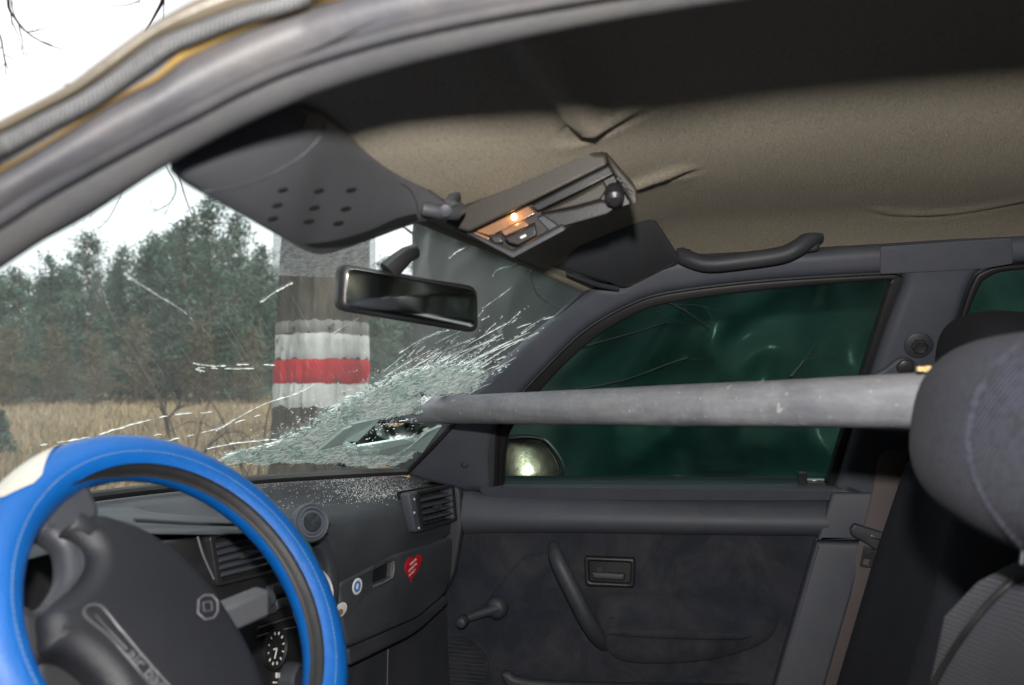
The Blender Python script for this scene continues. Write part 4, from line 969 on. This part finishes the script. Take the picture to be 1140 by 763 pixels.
# ---- overhead console between the visors
def cpx(px, py, dz=0): p = px2c(px, py); return p
oc = None
def quadplate(name, P, t, mat, parent, bev=.003, label=None, dirv=None):
    """thick solid from four or more 3D corners"""
    c = sum(P, V()) / len(P); nn = (P[1] - P[0]).cross(P[2] - P[0]).normalized()
    if dirv is not None: nn = V(dirv).normalized()
    elif nn.dot(CAM - c) > 0: nn = -nn
    mb = MB(); n = len(P); mb.v = [tuple(p) for p in P] + [tuple(p + nn * t) for p in P]; mb.face(range(n)); mb.face(range(2 * n - 1, n - 1, -1))
    for i in range(n): mb.face((i, (i + 1) % n, (i + 1) % n + n, i + n))
    o = mb.build(name, mat, parent, smooth=40, label=label)
    if bev: m_ = o.modifiers.new('b', 'BEVEL'); m_.width = bev; m_.segments = 3
    return o
# side face looks at the driver, bottom face down; corners traced at the console's own depth
dA, dB = .855, .800
def cq(name, pts, off, t, mat, bev=.002, label=None, par=None):
    P = []
    for x, y in pts: k = (x - 496) / 213; P.append(atd(x, y, dA + (dB - dA) * k + off))
    return quadplate(name, P, t, mat, par if par is not None else oc, bev, label, dirv=(.85, .2, .45))
oc = cq('overhead_console', [(494, 251), (513, 230), (560, 205), (643, 163), (651, 164), (662, 171), (675, 171), (678, 184), (600, 222), (522, 260)], -.028, .03, M['console'], .004, 'taupe overhead console with a lit amber reading lamp', car)
cq('console_lip', [(678, 184), (684, 194), (642, 215), (599, 236), (591, 229), (600, 224)], -.020, .012, M['black'], .002)
cq('console_end', [(675, 171), (709, 210), (711, 226), (704, 231), (700, 222), (684, 195), (678, 184)], -.026, .024, M['console'], .003)
for k in range(3): cq('end_slot', [(687 + k * 6, 196 + k * 7), (693 + k * 6, 200 + k * 7), (692 + k * 6, 204 + k * 7), (686 + k * 6, 200 + k * 7)], -.029, .004, M['rubber'], .0005)
cq('console_well', [(505, 256), (560, 226), (690, 190), (708, 226), (672, 238), (628, 256), (571, 286), (520, 262)], -.004, .01, M['black'], .002)
cq('console_pocket', [(602, 238), (640, 219), (672, 201), (677, 210), (669, 223), (640, 231)], -.012, .01, M['console'], .003)
cq('console_pocket', [(601, 239), (640, 232), (669, 224), (690, 228), (676, 239), (624, 254)], -.014, .01, M['black'], .002)
c = atd(684, 219, dB - .022); mb = MB(); KF = Frame(c, CAM - c + V((0, 0, -.6)), (1, .3, .2)); mb.lathe(KF, c - KF.N * .012, [(.009, 0), (.010, .010), (.009, .018), (.005, .021)], 22); mb.build('sunroof_knob', M['black'], oc)
cq('console_rim', [(519, 260), (527, 261), (571, 281), (626, 251), (630, 256), (571, 288)], -.020, .012, M['plastic2'], .002)
cq('console_rib', [(598, 243), (612, 237), (626, 250), (612, 258)], -.012, .008, M['plastic2'], .001)
cq('lamp_lens', [(530, 258), (588, 230), (596, 238), (546, 263)], -.017, .004, M['amber'], .001)
lc = atd(573, 242, dA - .034); mb = MB(); mb.sell(lc, V((.0085, 0, .001)), V((0, .003, 0)), V((0, 0, .0035)), 1, 12, 8); mb.build('bulb', M['lamp'], oc)
ll = bpy.data.lights.new('reading_lamp', 'POINT'); ll.energy = .0015; ll.color = (1, .5, .16); ll.shadow_soft_size = .006
lo = bpy.data.objects.new('reading_lamp', ll); COL.objects.link(lo); lo.location = atd(573, 243, dA - .045)
cq('lamp_tray', [(522, 261), (530, 259), (545, 265), (543, 269)], -.016, .004, M['amber'], .001)
cq('lamp_switch', [(561, 265), (596, 250), (598, 262), (577, 274), (566, 271)], -.030, .012, M['black'], .002)
cq('lamp_switch', [(558, 258), (584, 247), (589, 251), (562, 263)], -.026, .006, M['amber'], .001)
cq('lamp_clip', [(544, 263), (557, 262), (561, 270), (550, 272)], -.024, .008, M['bolt'], .002)
cq('switch_mark', [(579, 264), (585, 261), (586, 263), (580, 266)], -.0308, .0006, M['white'], 0)
# ---- passenger visor, flat against the roof
PVp = [(576, 290), (602, 278), (640, 256), (690, 236), (712, 228), (733, 252), (752, 281), (757, 290), (752, 297), (728, 305), (702, 320), (690, 321), (672, 314), (625, 300)]
pl3 = []
PVF = Frame(px2c(640, 282) + V((0, 0, -.012)), (-.30, -.36, -1), (1, 0, 0))
pv = plate('sun_visor', PVF, [sm(PVp, 3, True)], -.014, .0, .006, M['visor'], car, res=3, label='charcoal passenger sun visor folded flat against the roof')
line_tube('visor_seam', PVF, [(590, 290), (640, 303), (690, 317), (705, 316), (750, 293)], .0005, .0008, M['plastic2'], pv)
mb = MB(); mb.sell(PVF.hit(600, 279, .004), PVF.A * .006, PVF.B * .004, PVF.N * .004, 1, 12, 8); mb.build('visor_button', M['plastic2'], pv)
# header trim along the top of the windscreen
mb = MB(); rows = []
for i in range(41):
    u = i / 40; t = quad(TL, TM, TR, u); rows.append([t + V((0, .014, -.002)), t + V((0, .004, -.005)), t + V((0, -.006, -.002)), t + V((0, -.008, .004))])
mb.grid(rows); mb.build('header_trim', M['head'], car, smooth=80)
plate('header_edge', PVF, [rc([(630, 306), (668, 318), (690, 322), (689, 325), (664, 320)], 1)], -.004, .002, .001, M['plastic'], car)

def ell(cx, cy, a, b, r=0, n=28):
    c, s = math.cos(r), math.sin(r); return [(cx + a * math.cos(t) * c - b * math.sin(t) * s, cy + a * math.cos(t) * s + b * math.sin(t) * c) for t in [2 * math.pi * k / n for k in range(n)]]
# ---- driver's visor, swung down
def vis(px, py):                                           # depth of the visor under a pixel: nearer at the left
    s = (px - 190) / (500 - 190); return .44 + .33 * s + .0
VP = [(186, 188), (200, 176), (235, 160), (280, 143), (325, 135), (352, 133), (372, 140), (400, 160), (445, 190), (478, 210), (500, 226), (508, 240), (488, 246), (468, 246), (452, 256), (420, 268), (385, 276), (360, 283), (345, 280), (300, 256), (250, 230), (205, 207), (190, 198)]
TE = sm([(190, 178, .455), (225, 150, .458), (275, 126, .465), (325, 116, .485), (352, 127, .51), (374, 139, .545), (410, 165, .62), (450, 193, .70), (485, 216, .76), (508, 232, .79)], 5)
BE = sm([(189, 190, .455), (205, 204, .468), (240, 224, .51), (280, 246, .565), (318, 267, .63), (345, 281, .69), (368, 282, .715), (410, 268, .745), (460, 250, .77), (508, 240, .79)], 5)
mb = MB(); rows = []; back = []
for (a, b_, c), (d, e, f_) in zip(TE, BE):
    row = []; br = []
    for k in range(17):
        t = k / 16; px_, py_ = a + (d - a) * t, b_ + (e - b_) * t; dep = c + (f_ - c) * t; bl_ = .016 * math.sin(math.pi * t) ** .55
        row.append(atd(px_, py_, dep - bl_)); br.append(atd(px_, py_, dep + .012 * math.sin(math.pi * t) ** .5))
    rows.append(row + br[::-1][1:-1])
b = mb.grid(rows, closed=True); n = len(rows[0]); mb.face([b + k for k in range(n)][::-1]); mb.face([b + (len(rows) - 1) * n + k for k in range(n)])
dv_ = mb.build('sun_visor', M['visor'], car, smooth=75, label="charcoal driver's sun visor swung down, with nine dark discs standing for oval holes")
VB = BVHTree.FromPolygons([v.co[:] for v in dv_.data.vertices], [p.vertices[:] for p in dv_.data.polygons])
def onvis(x, y, off=.0006):
    r = ray(x, y); h = VB.ray_cast(CAM, r)[0]; return (h if h else atd(x, y, .7)) - r * off
for x, y in ((315, 212), (355, 213), (391, 212), (309, 229), (350, 232), (385, 233), (304, 244), (344, 247), (377, 249)):
    E_ = ell(x, y, 6.4, 2.7, -.22, 18); mb = MB(); rim = [onvis(*p, .0004) for p in E_]; inn = [onvis(x + (p[0] - x) * .86, y + (p[1] - y) * .86, .0008) for p in E_]
    b = mb.grid([rim, inn], closed=True); mb.face([b + 18 + k for k in range(18)]); mb.build('dark_hole_disc', M['rubber'], dv_)  # dark disc on the vinyl, in place of the shade inside a hole
def vline(pts, r, mat, nm): mb = MB(); mb.tube([onvis(x, y) for x, y in sm(pts, 8)], r, n=6); return mb.build(nm, mat, dv_, smooth=60)
vline([(226, 214), (265, 207), (300, 195), (335, 174), (357, 152), (362, 137)], .0004, M['plastic2'], 'visor_seam')
vline([(446, 204), (456, 211), (463, 224), (466, 238)], .0006, M['plastic2'], 'visor_seam')
mb = MB(); U_ = sm([(338, 272), (372, 268), (410, 257), (440, 244), (463, 238)], 6); L_ = sm([(352, 277), (385, 274), (420, 263), (450, 251), (466, 245)], 6)
mb.grid([[onvis(*p) for p in U_], [onvis(*p, .0012) for p in [((a[0] + b[0]) / 2, (a[1] + b[1]) / 2) for a, b in zip(U_, L_)]], [onvis(*p) for p in L_]]); mb.build('visor_mouth', M['rubber'], dv_, smooth=60)
VF = Frame(onvis(400, 220), (-.9, -.35, -.5), (.5, -.8, 0))
mb = MB(); mb.tube([atd(470, 232, .745), atd(492, 236, .75), atd(506, 238, .76), atd(511, 232, .775)], .007, n=10); mb.build('visor_pin', M['plastic2'], dv_, smooth=60)
mb = MB(); mb.tube([atd(490, 212, .79), atd(503, 211, .785), atd(507, 218, .78), atd(500, 226, .77), atd(512, 234, .77)], .0058, n=10); vc = mb.build('visor_clip', M['plastic2'], car, smooth=60)
mb = MB(); mb.lathe(VF, atd(496, 234, .742), [(.006, 0), (.006, .003), (.003, .004)], 14); mb.build('clip_screw', M['plastic2'], vc)
mb = MB(); mb.tube([atd(325, 128, .50), atd(345, 122, .53), atd(352, 140, .56)], .010, n=10); mb.build('visor_pivot', M['plastic2'], dv_, smooth=60)

# ---- rear view mirror
ms = [(382, 300), (390, 292), (400, 292), (525, 317), (535, 326), (533, 360), (527, 370), (515, 370), (390, 347), (380, 340)]
MC = atd(458, 331, .87); MNn = ((CAM + V((.42, -.25, .1)) - MC).normalized()); 
MN = V((-1.20, -1.30, -.20)).normalized(); m0 = atd(386, 296, .85)
MF = Frame(m0, MN, (1.30, -1.20, 0))
rm_ = plate('rear_view_mirror', MF, [rc([(381, 293), (534, 319), (535, 372), (378, 346)], 12, 6)], -.026, .0, .009, M['black'], car, res=5, label='black framed rear view mirror below the visors')
plate('mirror_glass', MF, [rc([(387, 298), (530, 323), (529, 366), (385, 342)], 9, 6)], -.003, .0012, .0005, M['mirrorg'], rm_)
mb = MB(); top = wh(462, 280) or atd(462, 280, .93); mb.tube([atd(432, 303, .885), atd(440, 295, .89), atd(453, 284, .90), atd(462, 280, .92)], [.013, .012, .010, .009], n=10, up=MN, flat=.7); mb.build('mirror_stem', M['black'], rm_, smooth=60)

# ---- driver's door opening: bands of the body seen edge-on, close to the lens
def fdx(px): return .335 + (.38 - .335) * min(1, max(0, px / 340))
bands = [
 ('A', -.052, [(-60, 165), (0, 133), (71, 96), (113, 66), (156, 35), (190, 14), (225, -4), (300, -34), (420, -80), (640, -130), (1200, -190)]),
 ('B', -.050, [(-60, 180), (0, 149), (40, 128), (88, 103), (125, 78), (159, 53), (185, 38), (212, 27), (265, 7), (320, -8), (440, -50), (660, -100), (1200, -160)]),
 ('C', -.044, [(-60, 204), (0, 175), (44, 150), (88, 122), (130, 98), (170, 76), (190, 60), (212, 47), (265, 27), (329, 4), (450, -32), (680, -82), (1200, -140)]),
 ('D', -.040, [(-60, 216), (0, 187), (44, 162), (88, 134), (130, 108), (172, 84), (192, 66), (214, 50), (268, 30), (332, 8), (452, -28), (682, -78), (1200, -134)]),
 ('E', -.034, [(-60, 222), (0, 192), (44, 166), (88, 139), (130, 112), (172, 92), (192, 77), (214, 63), (300, 24), (354, 6), (470, -22), (700, -66), (1200, -120)]),
 ('F', -.030, [(-60, 268), (0, 230), (50, 200), (106, 171), (160, 142), (212, 115), (265, 88), (319, 65), (400, 38), (494, 15), (618, -8), (780, -34), (1200, -90)]),
 ('G', -.036, [(-60, 273), (0, 235), (50, 205), (106, 176), (160, 146), (212, 119), (265, 92), (319, 69), (400, 42), (494, 19), (618, -4), (780, -30), (1200, -86)]),
 ('H', -.026, [(-60, 290), (0, 252), (50, 219), (106, 186), (160, 158), (212, 132), (265, 104), (319, 80), (400, 54), (494, 30), (618, 5), (780, -20), (1200, -74)]),
 ('I', 0., [(-60, 336), (0, 300), (46, 270), (100, 240), (184, 186), (250, 150), (319, 119), (370, 99), (450, 74), (547, 50), (653, 26), (770, 4), (900, -16), (1200, -50)])]
S = {}
for nme, dx, P in bands:
    q = sm(P, 10); S[nme] = []
    for px_, py_ in q:
        x = fdx(px_) + dx; r = ray(px_, py_); S[nme].append(CAM + r * (x / r.x))
def resamp(P, n=150):
    L = [0]; 
    for a, b in zip(P, P[1:]): L.append(L[-1] + (b - a).length)
    out = []; j = 0
    for i in range(n):
        t = L[-1] * i / (n - 1)
        while j < len(L) - 2 and L[j + 1] < t: j += 1
        out.append(P[j].lerp(P[j + 1], (t - L[j]) / max(1e-9, L[j + 1] - L[j])))
    return out
S = {k: resamp(v) for k, v in S.items()}
fr_ob = thing('door_opening', None, None); fr_ob.parent = car; fr_ob['label'] = "driver's door opening frame close to the lens"
def strip(name, a, b, mat, bulge=0, push=V((0, 0, 0)), n=6, lab=None, ribs=False):
    mb = MB(); rows = []
    for i, (p, q) in enumerate(zip(S[a], S[b])):
        d = (q - p); t = (S[a][min(i + 1, 149)] - S[a][max(i - 1, 0)]).normalized(); nn = d.cross(t).normalized()
        if nn.dot(CAM - p) < 0: nn = -nn
        rows.append([p + d * (k / n) + nn * (bulge * math.sin(math.pi * k / n)) for k in range(n + 1)])
    mb.grid(rows); return mb.build(name, mat, fr_ob, smooth=70, label=lab)
strip('roof_gutter', 'A', 'B', M['paint'], .004, lab='worn brownish painted roof edge')
# corrugated weather strip: ribs are geometry
def wrows():
    P, Q = [resamp(S[k], 900) for k in 'BC']; rows = []
    for i, (p, q) in enumerate(zip(P, Q)):
        d = q - p; t = (P[min(i + 1, 899)] - P[max(i - 1, 0)]).normalized(); nn = d.cross(t).normalized()
        if nn.dot(CAM - p) < 0: nn = -nn
        h = .0026 * (1 if (i // 2) % 2 else 0)
        rows.append([p + d * (k / 6) + nn * ((.0045 + h) * math.sin(math.pi * (.08 + .84 * k / 6))) for k in range(7)])
    return rows
mb = MB(); mb.grid(wrows()); mb.build('weather_strip', pm('grey ribbed rubber', (.045, .047, .050), .6, .2, 20, .2, 300), fr_ob, smooth=25, label='ribbed grey rubber weather strip')
strip('strip_gap', 'C', 'D', M['rubber'], -.002)
strip('door_rebate', 'D', 'E', M['gold'], .001, lab='gold brown primer edge showing beside the weather strip')
strip('frame_rail', 'E', 'F', M['silver'], .006, lab='dusty grey painted door frame')
strip('frame_groove', 'F', 'G', M['rubber'], -.003)
strip('frame_ridge', 'G', 'H', M['silver'], .003)
strip('inner_trim', 'H', 'I', pm('grey pillar cover', (.035, .036, .040), .62, .12, 8, .3, 500, dust=((.075, .07, .055), .4)), .006, lab='smooth grey plastic trim along the opening')
# closing skins behind, so that the frame is a solid box
away = lambda p, d: p + (p - CAM).normalized() * d
S['J'] = [away(p, .03) for p in S['I']]; S['K'] = [away(p, .05) + V((0, 0, .012)) for p in S['I']]
S['L'] = [away(p, .03) + V((0, 0, -.004)) for p in S['A']]
strip('frame_inner_side', 'I', 'J', M['visor'], 0); strip('frame_inner_top', 'J', 'K', M['visor'], .0); strip('outer_edge', 'A', 'L', M['paint'], .0)
mb = MB(); mb.grid([[a, b] for a, b in zip(S['L'], S['K'])]); mb.build('frame_top_skin', M['paint'], fr_ob, smooth=70)

# ---- body shell round the cabin
mb = MB(); rows = []
for i in range(27):
    x = .40 + 1.03 * i / 26; s = (x - .88) / .55
    rows.append([(x, y, 1.452 - .05 * abs(s) ** 3 - .08 * s3(.0, .32, y) - .05 * s3(-.9, -1.7, y)) for y in [.22 - .1 * k for k in range(20)]])
mb.grid(rows); mb.build('roof_skin', M['paint'], car, smooth=70)
mb = MB(); mb.box((.93, -.45, .27), (.66, 0, 0), (0, 1.2, 0), (0, 0, .02)); mb.build('cabin_floor', M['carpet'], car)
mb = MB(); mb.box((.93, .80, .60), (.66, 0, 0), (0, .02, 0), (0, 0, .345)); mb.build('firewall', M['carpet'], car)
mb = MB(); mb.box((.93, -1.70, .62), (.66, 0, 0), (0, .03, 0), (0, 0, .34)); mb.build('rear_panel', M['carpet'], car)
mb = MB()
for x in (.34, 1.5): mb.tube([V((x, -1.70, .95)), V((.93 + (x - .93) * .82, -1.45, 1.36))], .04, n=10)
mb.build('rear_pillar', M['plastic2'], car, smooth=60)
mb = MB(); mb.v = [(.36, -1.70, .96), (1.5, -1.70, .96), (1.38, -1.46, 1.35), (.48, -1.46, 1.35)]; mb.face((0, 1, 2, 3)); mb.build('rear_window', M['rearg'], car, smooth=0)
# side behind the driver's opening and passenger side behind the B pillar
mb = MB(); mb.box((.30, -1.05, .62), (.03, 0, 0), (0, .65, 0), (0, 0, .34)); mb.build('rear_door', M['plastic2'], car)
mb = MB()
for (y0, y1, z0, z1) in ((-.42, -.56, .96, 1.36),): mb.box(((.36), (y0 + y1) / 2, (z0 + z1) / 2), (.03, 0, 0), (0, abs(y1 - y0) / 2, 0), (.03, 0, (z1 - z0) / 2))
mb.build('driver_side_pillar', M['plastic2'], car)
mb = MB(); mb.box((1.60, -1.1, .62), (.03, 0, 0), (0, .62, 0), (0, 0, .33)); mb.build('rear_door', M['plastic2'], car)
mb = MB(); mb.box((.28, .25, .30), (.05, 0, 0), (0, .6, 0), (0, 0, .08)); mb.build('door_sill', M['paint'], car)
mb = MB(); rows = []
for i in range(25):
    x = .15 + 1.56 * i / 24; u = (x - .93) / .78
    rows.append([(x, y, .93 - .03 * abs(u) ** 4 * 3 - .18 * ((y - .86) / 1.05) ** 2 + .02 * math.exp(-((x - 1.50) / .2) ** 2 - ((y - 1.02) / .2) ** 2) + .012 * noise.noise(V((x * 6, y * 6, 4)))) for y in [.90 + .05 * k for k in range(22)]])
mb.grid(rows); mb.build('bonnet', M['paint'], car, smooth=60, label='crumpled bonnet in front of the windscreen')
mb = MB(); rows = []
for i in range(26):
    row = []
    for j in range(14):
        px_, py_ = 372 + 118 * i / 25, 470 + 46 * j / 13 + 5 * math.sin(i * .55); p = atd(px_, py_, 1.80 + .03 * noise.noise(V((i * .35, j * .3, 2))) + .0015 * i + .018 * math.sin(i * .8 + j * .3)); row.append(p)
    rows.append(row)
mb.grid(rows); mb.build('buckled_wing_edge', pm('dark green grey paint', (.03, .045, .04), .3, .3, 12, .2, 60, coat=.3), car, smooth=50, label='buckled dark sheet metal behind the hole in the glass')
for s_x in (.13, 1.72):
    mb = MB(); rows = []
    for k in range(22):
        y = .62 + .063 * k; rows.append([(s_x, y, .90 - .12 * ((y - .62) / 1.3) ** 2), (s_x + (.03 if s_x > 1 else -.03), y, .72), (s_x, y, .35)])
    mb.grid(rows); mb.build('front_wing', M['paint'], car, smooth=60)
mb = MB(); mb.box((.93, .90, .925), (.60, 0, 0), (0, .035, 0), (0, 0, .008)); mb.build('cowl', M['black'], car)
mb = MB(); mb.tube([V((.30, .74, .985)), V((.50, .86, .995)), V((.85, .93, .99))], .007, n=8); mb.build('wiper', M['rubber'], car, smooth=60)

# driver's door, swung wide open out of view, added to block sky light
dd = thing('driver_door', None, None); dd.parent = car
mb = MB(); mb.box((-.14, .80, .60), (.38, .14, 0), (-.012, .032, 0), (0, 0, .33)); mb.build('door_shell', M['paint'], dd)
mb = MB(); mb.tube([V((.22, .93, .93)), V((.19, .86, 1.08)), V((.02, .72, 1.28)), V((-.30, .66, 1.33)), V((-.50, .66, .93))], .02, n=8); mb.build('window_frame', M['rubber'], dd, smooth=60)
# ---- seats
def seat(xc, y_t, z_t, y_b, z_b, hw, name, lab, mid, bol, th=.13):
    st = thing(name, None, None); st.parent = car; st['label'] = lab
    def sec(p, hw_, th_, up):                                # rounded section with side bolsters
        out = []; f = V((0, -1, 0)); n = 36
        for k in range(n):
            a = 2 * math.pi * k / n; cx = math.copysign(abs(math.cos(a)) ** .35, math.cos(a)); sy = math.copysign(abs(math.sin(a)) ** .5, math.sin(a))
            bump = .035 * math.exp(-((abs(cx) - .80) / .16) ** 2) if math.sin(a) > 0 else 0
            out.append(p + V((hw_ * cx, th_ * sy * .5 + bump, 0)))
        return out
    T, B = V((xc, y_t, z_t)), V((xc, y_b, z_b)); rows = []
    for i in range(15):
        t = i / 14; k = min(1, (t * 7 + .06)) ** .45; p = T.lerp(B, t); rows.append(sec(p, hw * (.80 + .20 * min(1, t * 2.2)) * (.75 + .25 * k), th * k, 0))
    mb = MB(); b = mb.grid(rows, closed=True); mb.face([b + k for k in range(36)][::-1]); mb.face([b + 14 * 36 + k for k in range(36)])
    for q, f in enumerate(mb.f[:-2]):
        j = q % 36; a = 2 * math.pi * (j + .5) / 36; cx = abs(math.cos(a)) ** .35
        mb.m[q] = 0 if (cx < .78 and math.sin(a) > 0) else 1
    back = mb.build('backrest', [mid, bol], st, smooth=60)
    mb = MB(); mb.sell((xc, y_b + .27, z_b - .12), (hw * 1.02, 0, 0), (0, .30, .03), (0, 0, .09), .45); mb.build('seat_cushion', bol, st, smooth=70)
    return st
ps = seat(1.25, -.425, 1.075, -.285, .60, .205, 'passenger_seat', 'dark blue grey passenger seat beyond the driver seat', M['seatd'], M['seatd'])
ds = seat(.545, -.285, 1.015, -.215, .60, .215, 'driver_seat', 'blue grey driver seat with its headrest close to the camera', M['fabric'], M['fabric'])
def headrest(c, hx, hy, hz, par, mat, lab, tilt=.12, yaw=0, e=.62):
    mb = MB(); cz = V((0, -math.sin(tilt), math.cos(tilt))); cy = V((0, math.cos(tilt), math.sin(tilt)))
    X = V((math.cos(yaw), math.sin(yaw), 0)); cy = V((-math.sin(yaw) * math.cos(tilt), math.cos(yaw) * math.cos(tilt), math.sin(tilt)))
    mb.sell(c, X * hx, cy * hy, cz * hz, e, 56, 34); o = mb.build('headrest', mat, par, smooth=80, label=lab)
    for s in (-1, 1):
        mb = MB(); mb.tube([V(c) + X * (s * hx * .22) - cz * hz * .8, V(c) + X * (s * hx * .22) - cz * (hz + .015)], .006, n=8); mb.build('headrest_post', M['chrome'], o, smooth=60)
    return o
SB = [c for c in ds.children if c.name.startswith('backrest')][0]; SB_ = BVHTree.FromPolygons([v.co[:] for v in SB.data.vertices], [p.vertices[:] for p in SB.data.polygons])
pp = [SB_.ray_cast(CAM, ray(x, y))[0] for x, y in sm([(1165, 632), (1128, 648), (1095, 680), (1062, 724), (1035, 775), (1020, 830)], 6)]; pp = [p for p in pp if p]
if len(pp) > 3: mb = MB(); mb.tube(pp, .003, n=6); mb.build('piping', M['rubber'], SB, smooth=60)
hr = headrest((.575, -.222, 1.1005), .132, .080, .070, ds, M['fabric2'], 'large blue grey driver headrest in the right foreground', .15, 0, .74)
HB = BVHTree.FromPolygons([v.co[:] for v in hr.data.vertices], [p.vertices[:] for p in hr.data.polygons])
seam = []
for x, y in sm([(1136, 386), (1105, 412), (1086, 448), (1079, 490), (1085, 530), (1106, 570), (1138, 608)], 6):
    h = HB.ray_cast(CAM, ray(x, y))[0]
    if h: seam.append(h)
if len(seam) > 3: mb = MB(); mb.tube(seam, .0022, n=6); mb.build('seam', M['fabric2'], hr, smooth=60)
headrest((1.30, -.410, 1.165), .128, .060, .078, ps, M['seatd'], 'passenger headrest showing behind the pipe end', .1)
rb = thing('rear_bench', None, None); rb.parent = car; mb = MB(); mb.sell((.93, -1.35, .75), (.58, 0, 0), (0, .09, 0), (0, -.06, .26), .4); mb.build('backrest', M['fabric'], rb, smooth=70)
mb = MB(); mb.sell((.93, -1.08, .50), (.58, 0, 0), (0, .27, 0), (0, 0, .09), .4); mb.build('seat_cushion', M['fabric'], rb, smooth=70)

# ---- the pipe rammed through the windscreen
E1, E2 = atd(463, 457, 1.50), atd(1012, 446.5, .705)
ax = (E1 - E2).normalized(); pe0 = E1 + ax * .20; pe1 = E2 - ax * .05; RP = .0248
pip = thing('metal_pipe', 'long dull grey metal pipe rammed through the windscreen towards the driver headrest', 'pipe', (0, 0, 0))
mb = MB(); ux = V((0, 0, 1)); ux = (ux - ax * ux.dot(ax)).normalized(); uy = ax.cross(ux); rows = []; n = 48; LN = (pe0 - pe1).length
def ring(t, r, wob=True):
    c = pe1.lerp(pe0, t); return [c + (ux * math.cos(a) + uy * math.sin(a)) * (r + (.0006 * noise.noise(V((math.cos(a) * 2, math.sin(a) * 2, t * 9))) + .0003 * noise.noise(V((math.cos(a) * 9, math.sin(a) * 9, t * 60))) if wob else 0)) for a in [2 * math.pi * k / n for k in range(n)]]
for i in range(161): rows.append(ring(i / 160, RP))
inner = [ring(i / 20, RP - .004, False) for i in range(21)][::-1]
mb.grid(rows + inner, closed=True, closed_u=True); mb.build('tube_wall', M['pipe'], pip, smooth=60)
c0_, c1_ = pe0.lerp(pe1, .045), pe0.lerp(pe1, .060); mb = MB(); mb.tube([c0_, c1_], RP + .0015, n=32); mb.build('clamp_ring', M['bolt'], pip)
MX = Matrix((ux, uy, ax)).transposed().to_4x4(); MX.translation = pe1; pip.matrix_world = MX; IV = MX.inverted()
for c_ in pip.children:
    for v in c_.data.vertices: v.co = IV @ v.co
add_stripe_grain(M['pipe'], 30, .22, (3, 3, .5))
# yellow crumbs lying on the pipe's near end, glass crumbs on the dashboard
mb = MB(); g = random.Random(4)
for k in range(26):
    x = g.uniform(1022, 1044); p = atd(x, 412.5 + g.uniform(-2.5, 1), .672); s = g.uniform(.0008, .0022); mb.box(p, (s * 1.6, 0, 0), (0, s, 0), (0, 0, s))
mb.build('splinters', pm('yellow wood splinters', (.55, .42, .18), .8, .2, 30, .1), kind='stuff', label='yellowish splinters on the near end of the pipe')
DB = BVHTree.FromPolygons([v.co[:] for v in dash.data.vertices], [p.vertices[:] for p in dash.data.polygons])
mb = MB()
for k in range(2600):
    if g.random() < .7: x = 1.39 + g.gauss(0, .06); y = .56 + abs(g.gauss(0, .07)) + g.uniform(-.02, .05)
    else: x = g.uniform(1.1, 1.48); y = .62 + g.random() * .2
    if x > 1.49: continue
    h = DB.ray_cast(V((x, y, 1.3)), V((0, 0, -1)))[0]
    if h is None: continue
    s = g.uniform(.00018, .00055); t = g.uniform(0, 3); mb.box(h + V((0, 0, s)), (s * math.cos(t), s * math.sin(t), 0), (-s * math.sin(t), s * math.cos(t), 0), (0, s * .2, s))
mb.build('glass_crumbs', M['crack'], smooth=0, kind='stuff', label='crumbs of broken glass strewn over the passenger end of the dashboard')

# ---- loose things
AFc = FC.hit(346, 582, .045); AF = Frame(AFc, (CAM - AFc).normalized() * .6 + V((-.1, -.7, .2)), (1, 0, 0))
fz = thing('air_freshener', 'round dark grey ringed air freshener clipped to the right centre vent', 'air freshener', AFc)
def lathe_at(nm, prof, mat, n=40):
    mb = MB(); F0 = Frame((0, 0, 0), AF.N, AF.A); mb.lathe(F0, V((0, 0, 0)), prof, n); return mb.build(nm, mat, fz)
lathe_at('housing', [(.014, -.030), (.024, -.014), (.0265, -.004), (.0262, .002), (.024, .005), (.022, .003), (.0205, .006), (.0185, .006), (.017, .003), (.0155, .005), (.014, .005)], M['plastic'])
lathe_at('window', [(.0138, .004), (.012, .0075), (.006, .009)], pm('dark glassy insert', (.03, .035, .04), .12, .3, 60, .05, coat=.6))
cord = thing('white_cord', 'thin white and green cord hanging down behind the wheel rim', 'cord', (0, 0, 0))
def cpath(P, r, mat, nm): mb = MB(); mb.tube([FC.hit(x, y, h) for x, y, h in sm(P, 8)], r, n=8); mb.build(nm, mat, cord, smooth=60)
cpath([(320, 586, .05), (330, 595, .05), (342, 608, .045), (346, 618, .04), (352, 632, .035), (360, 638, .03), (367, 648, .03), (370, 662, .03), (368, 680, .03), (352, 700, .02), (338, 700, .02), (330, 690, .02), (327, 676, .02)], .0022, M['white'], 'cord')
cpath([(322, 584, .052), (333, 594, .052), (344, 607, .047), (349, 618, .042)], .0014, M['green'], 'cord_sleeve')

# ---- seat everything of the car under its Empty
bpy.context.view_layer.update()
for o in list(car.children): o.matrix_parent_inverse = Matrix.Translation(-car.location)
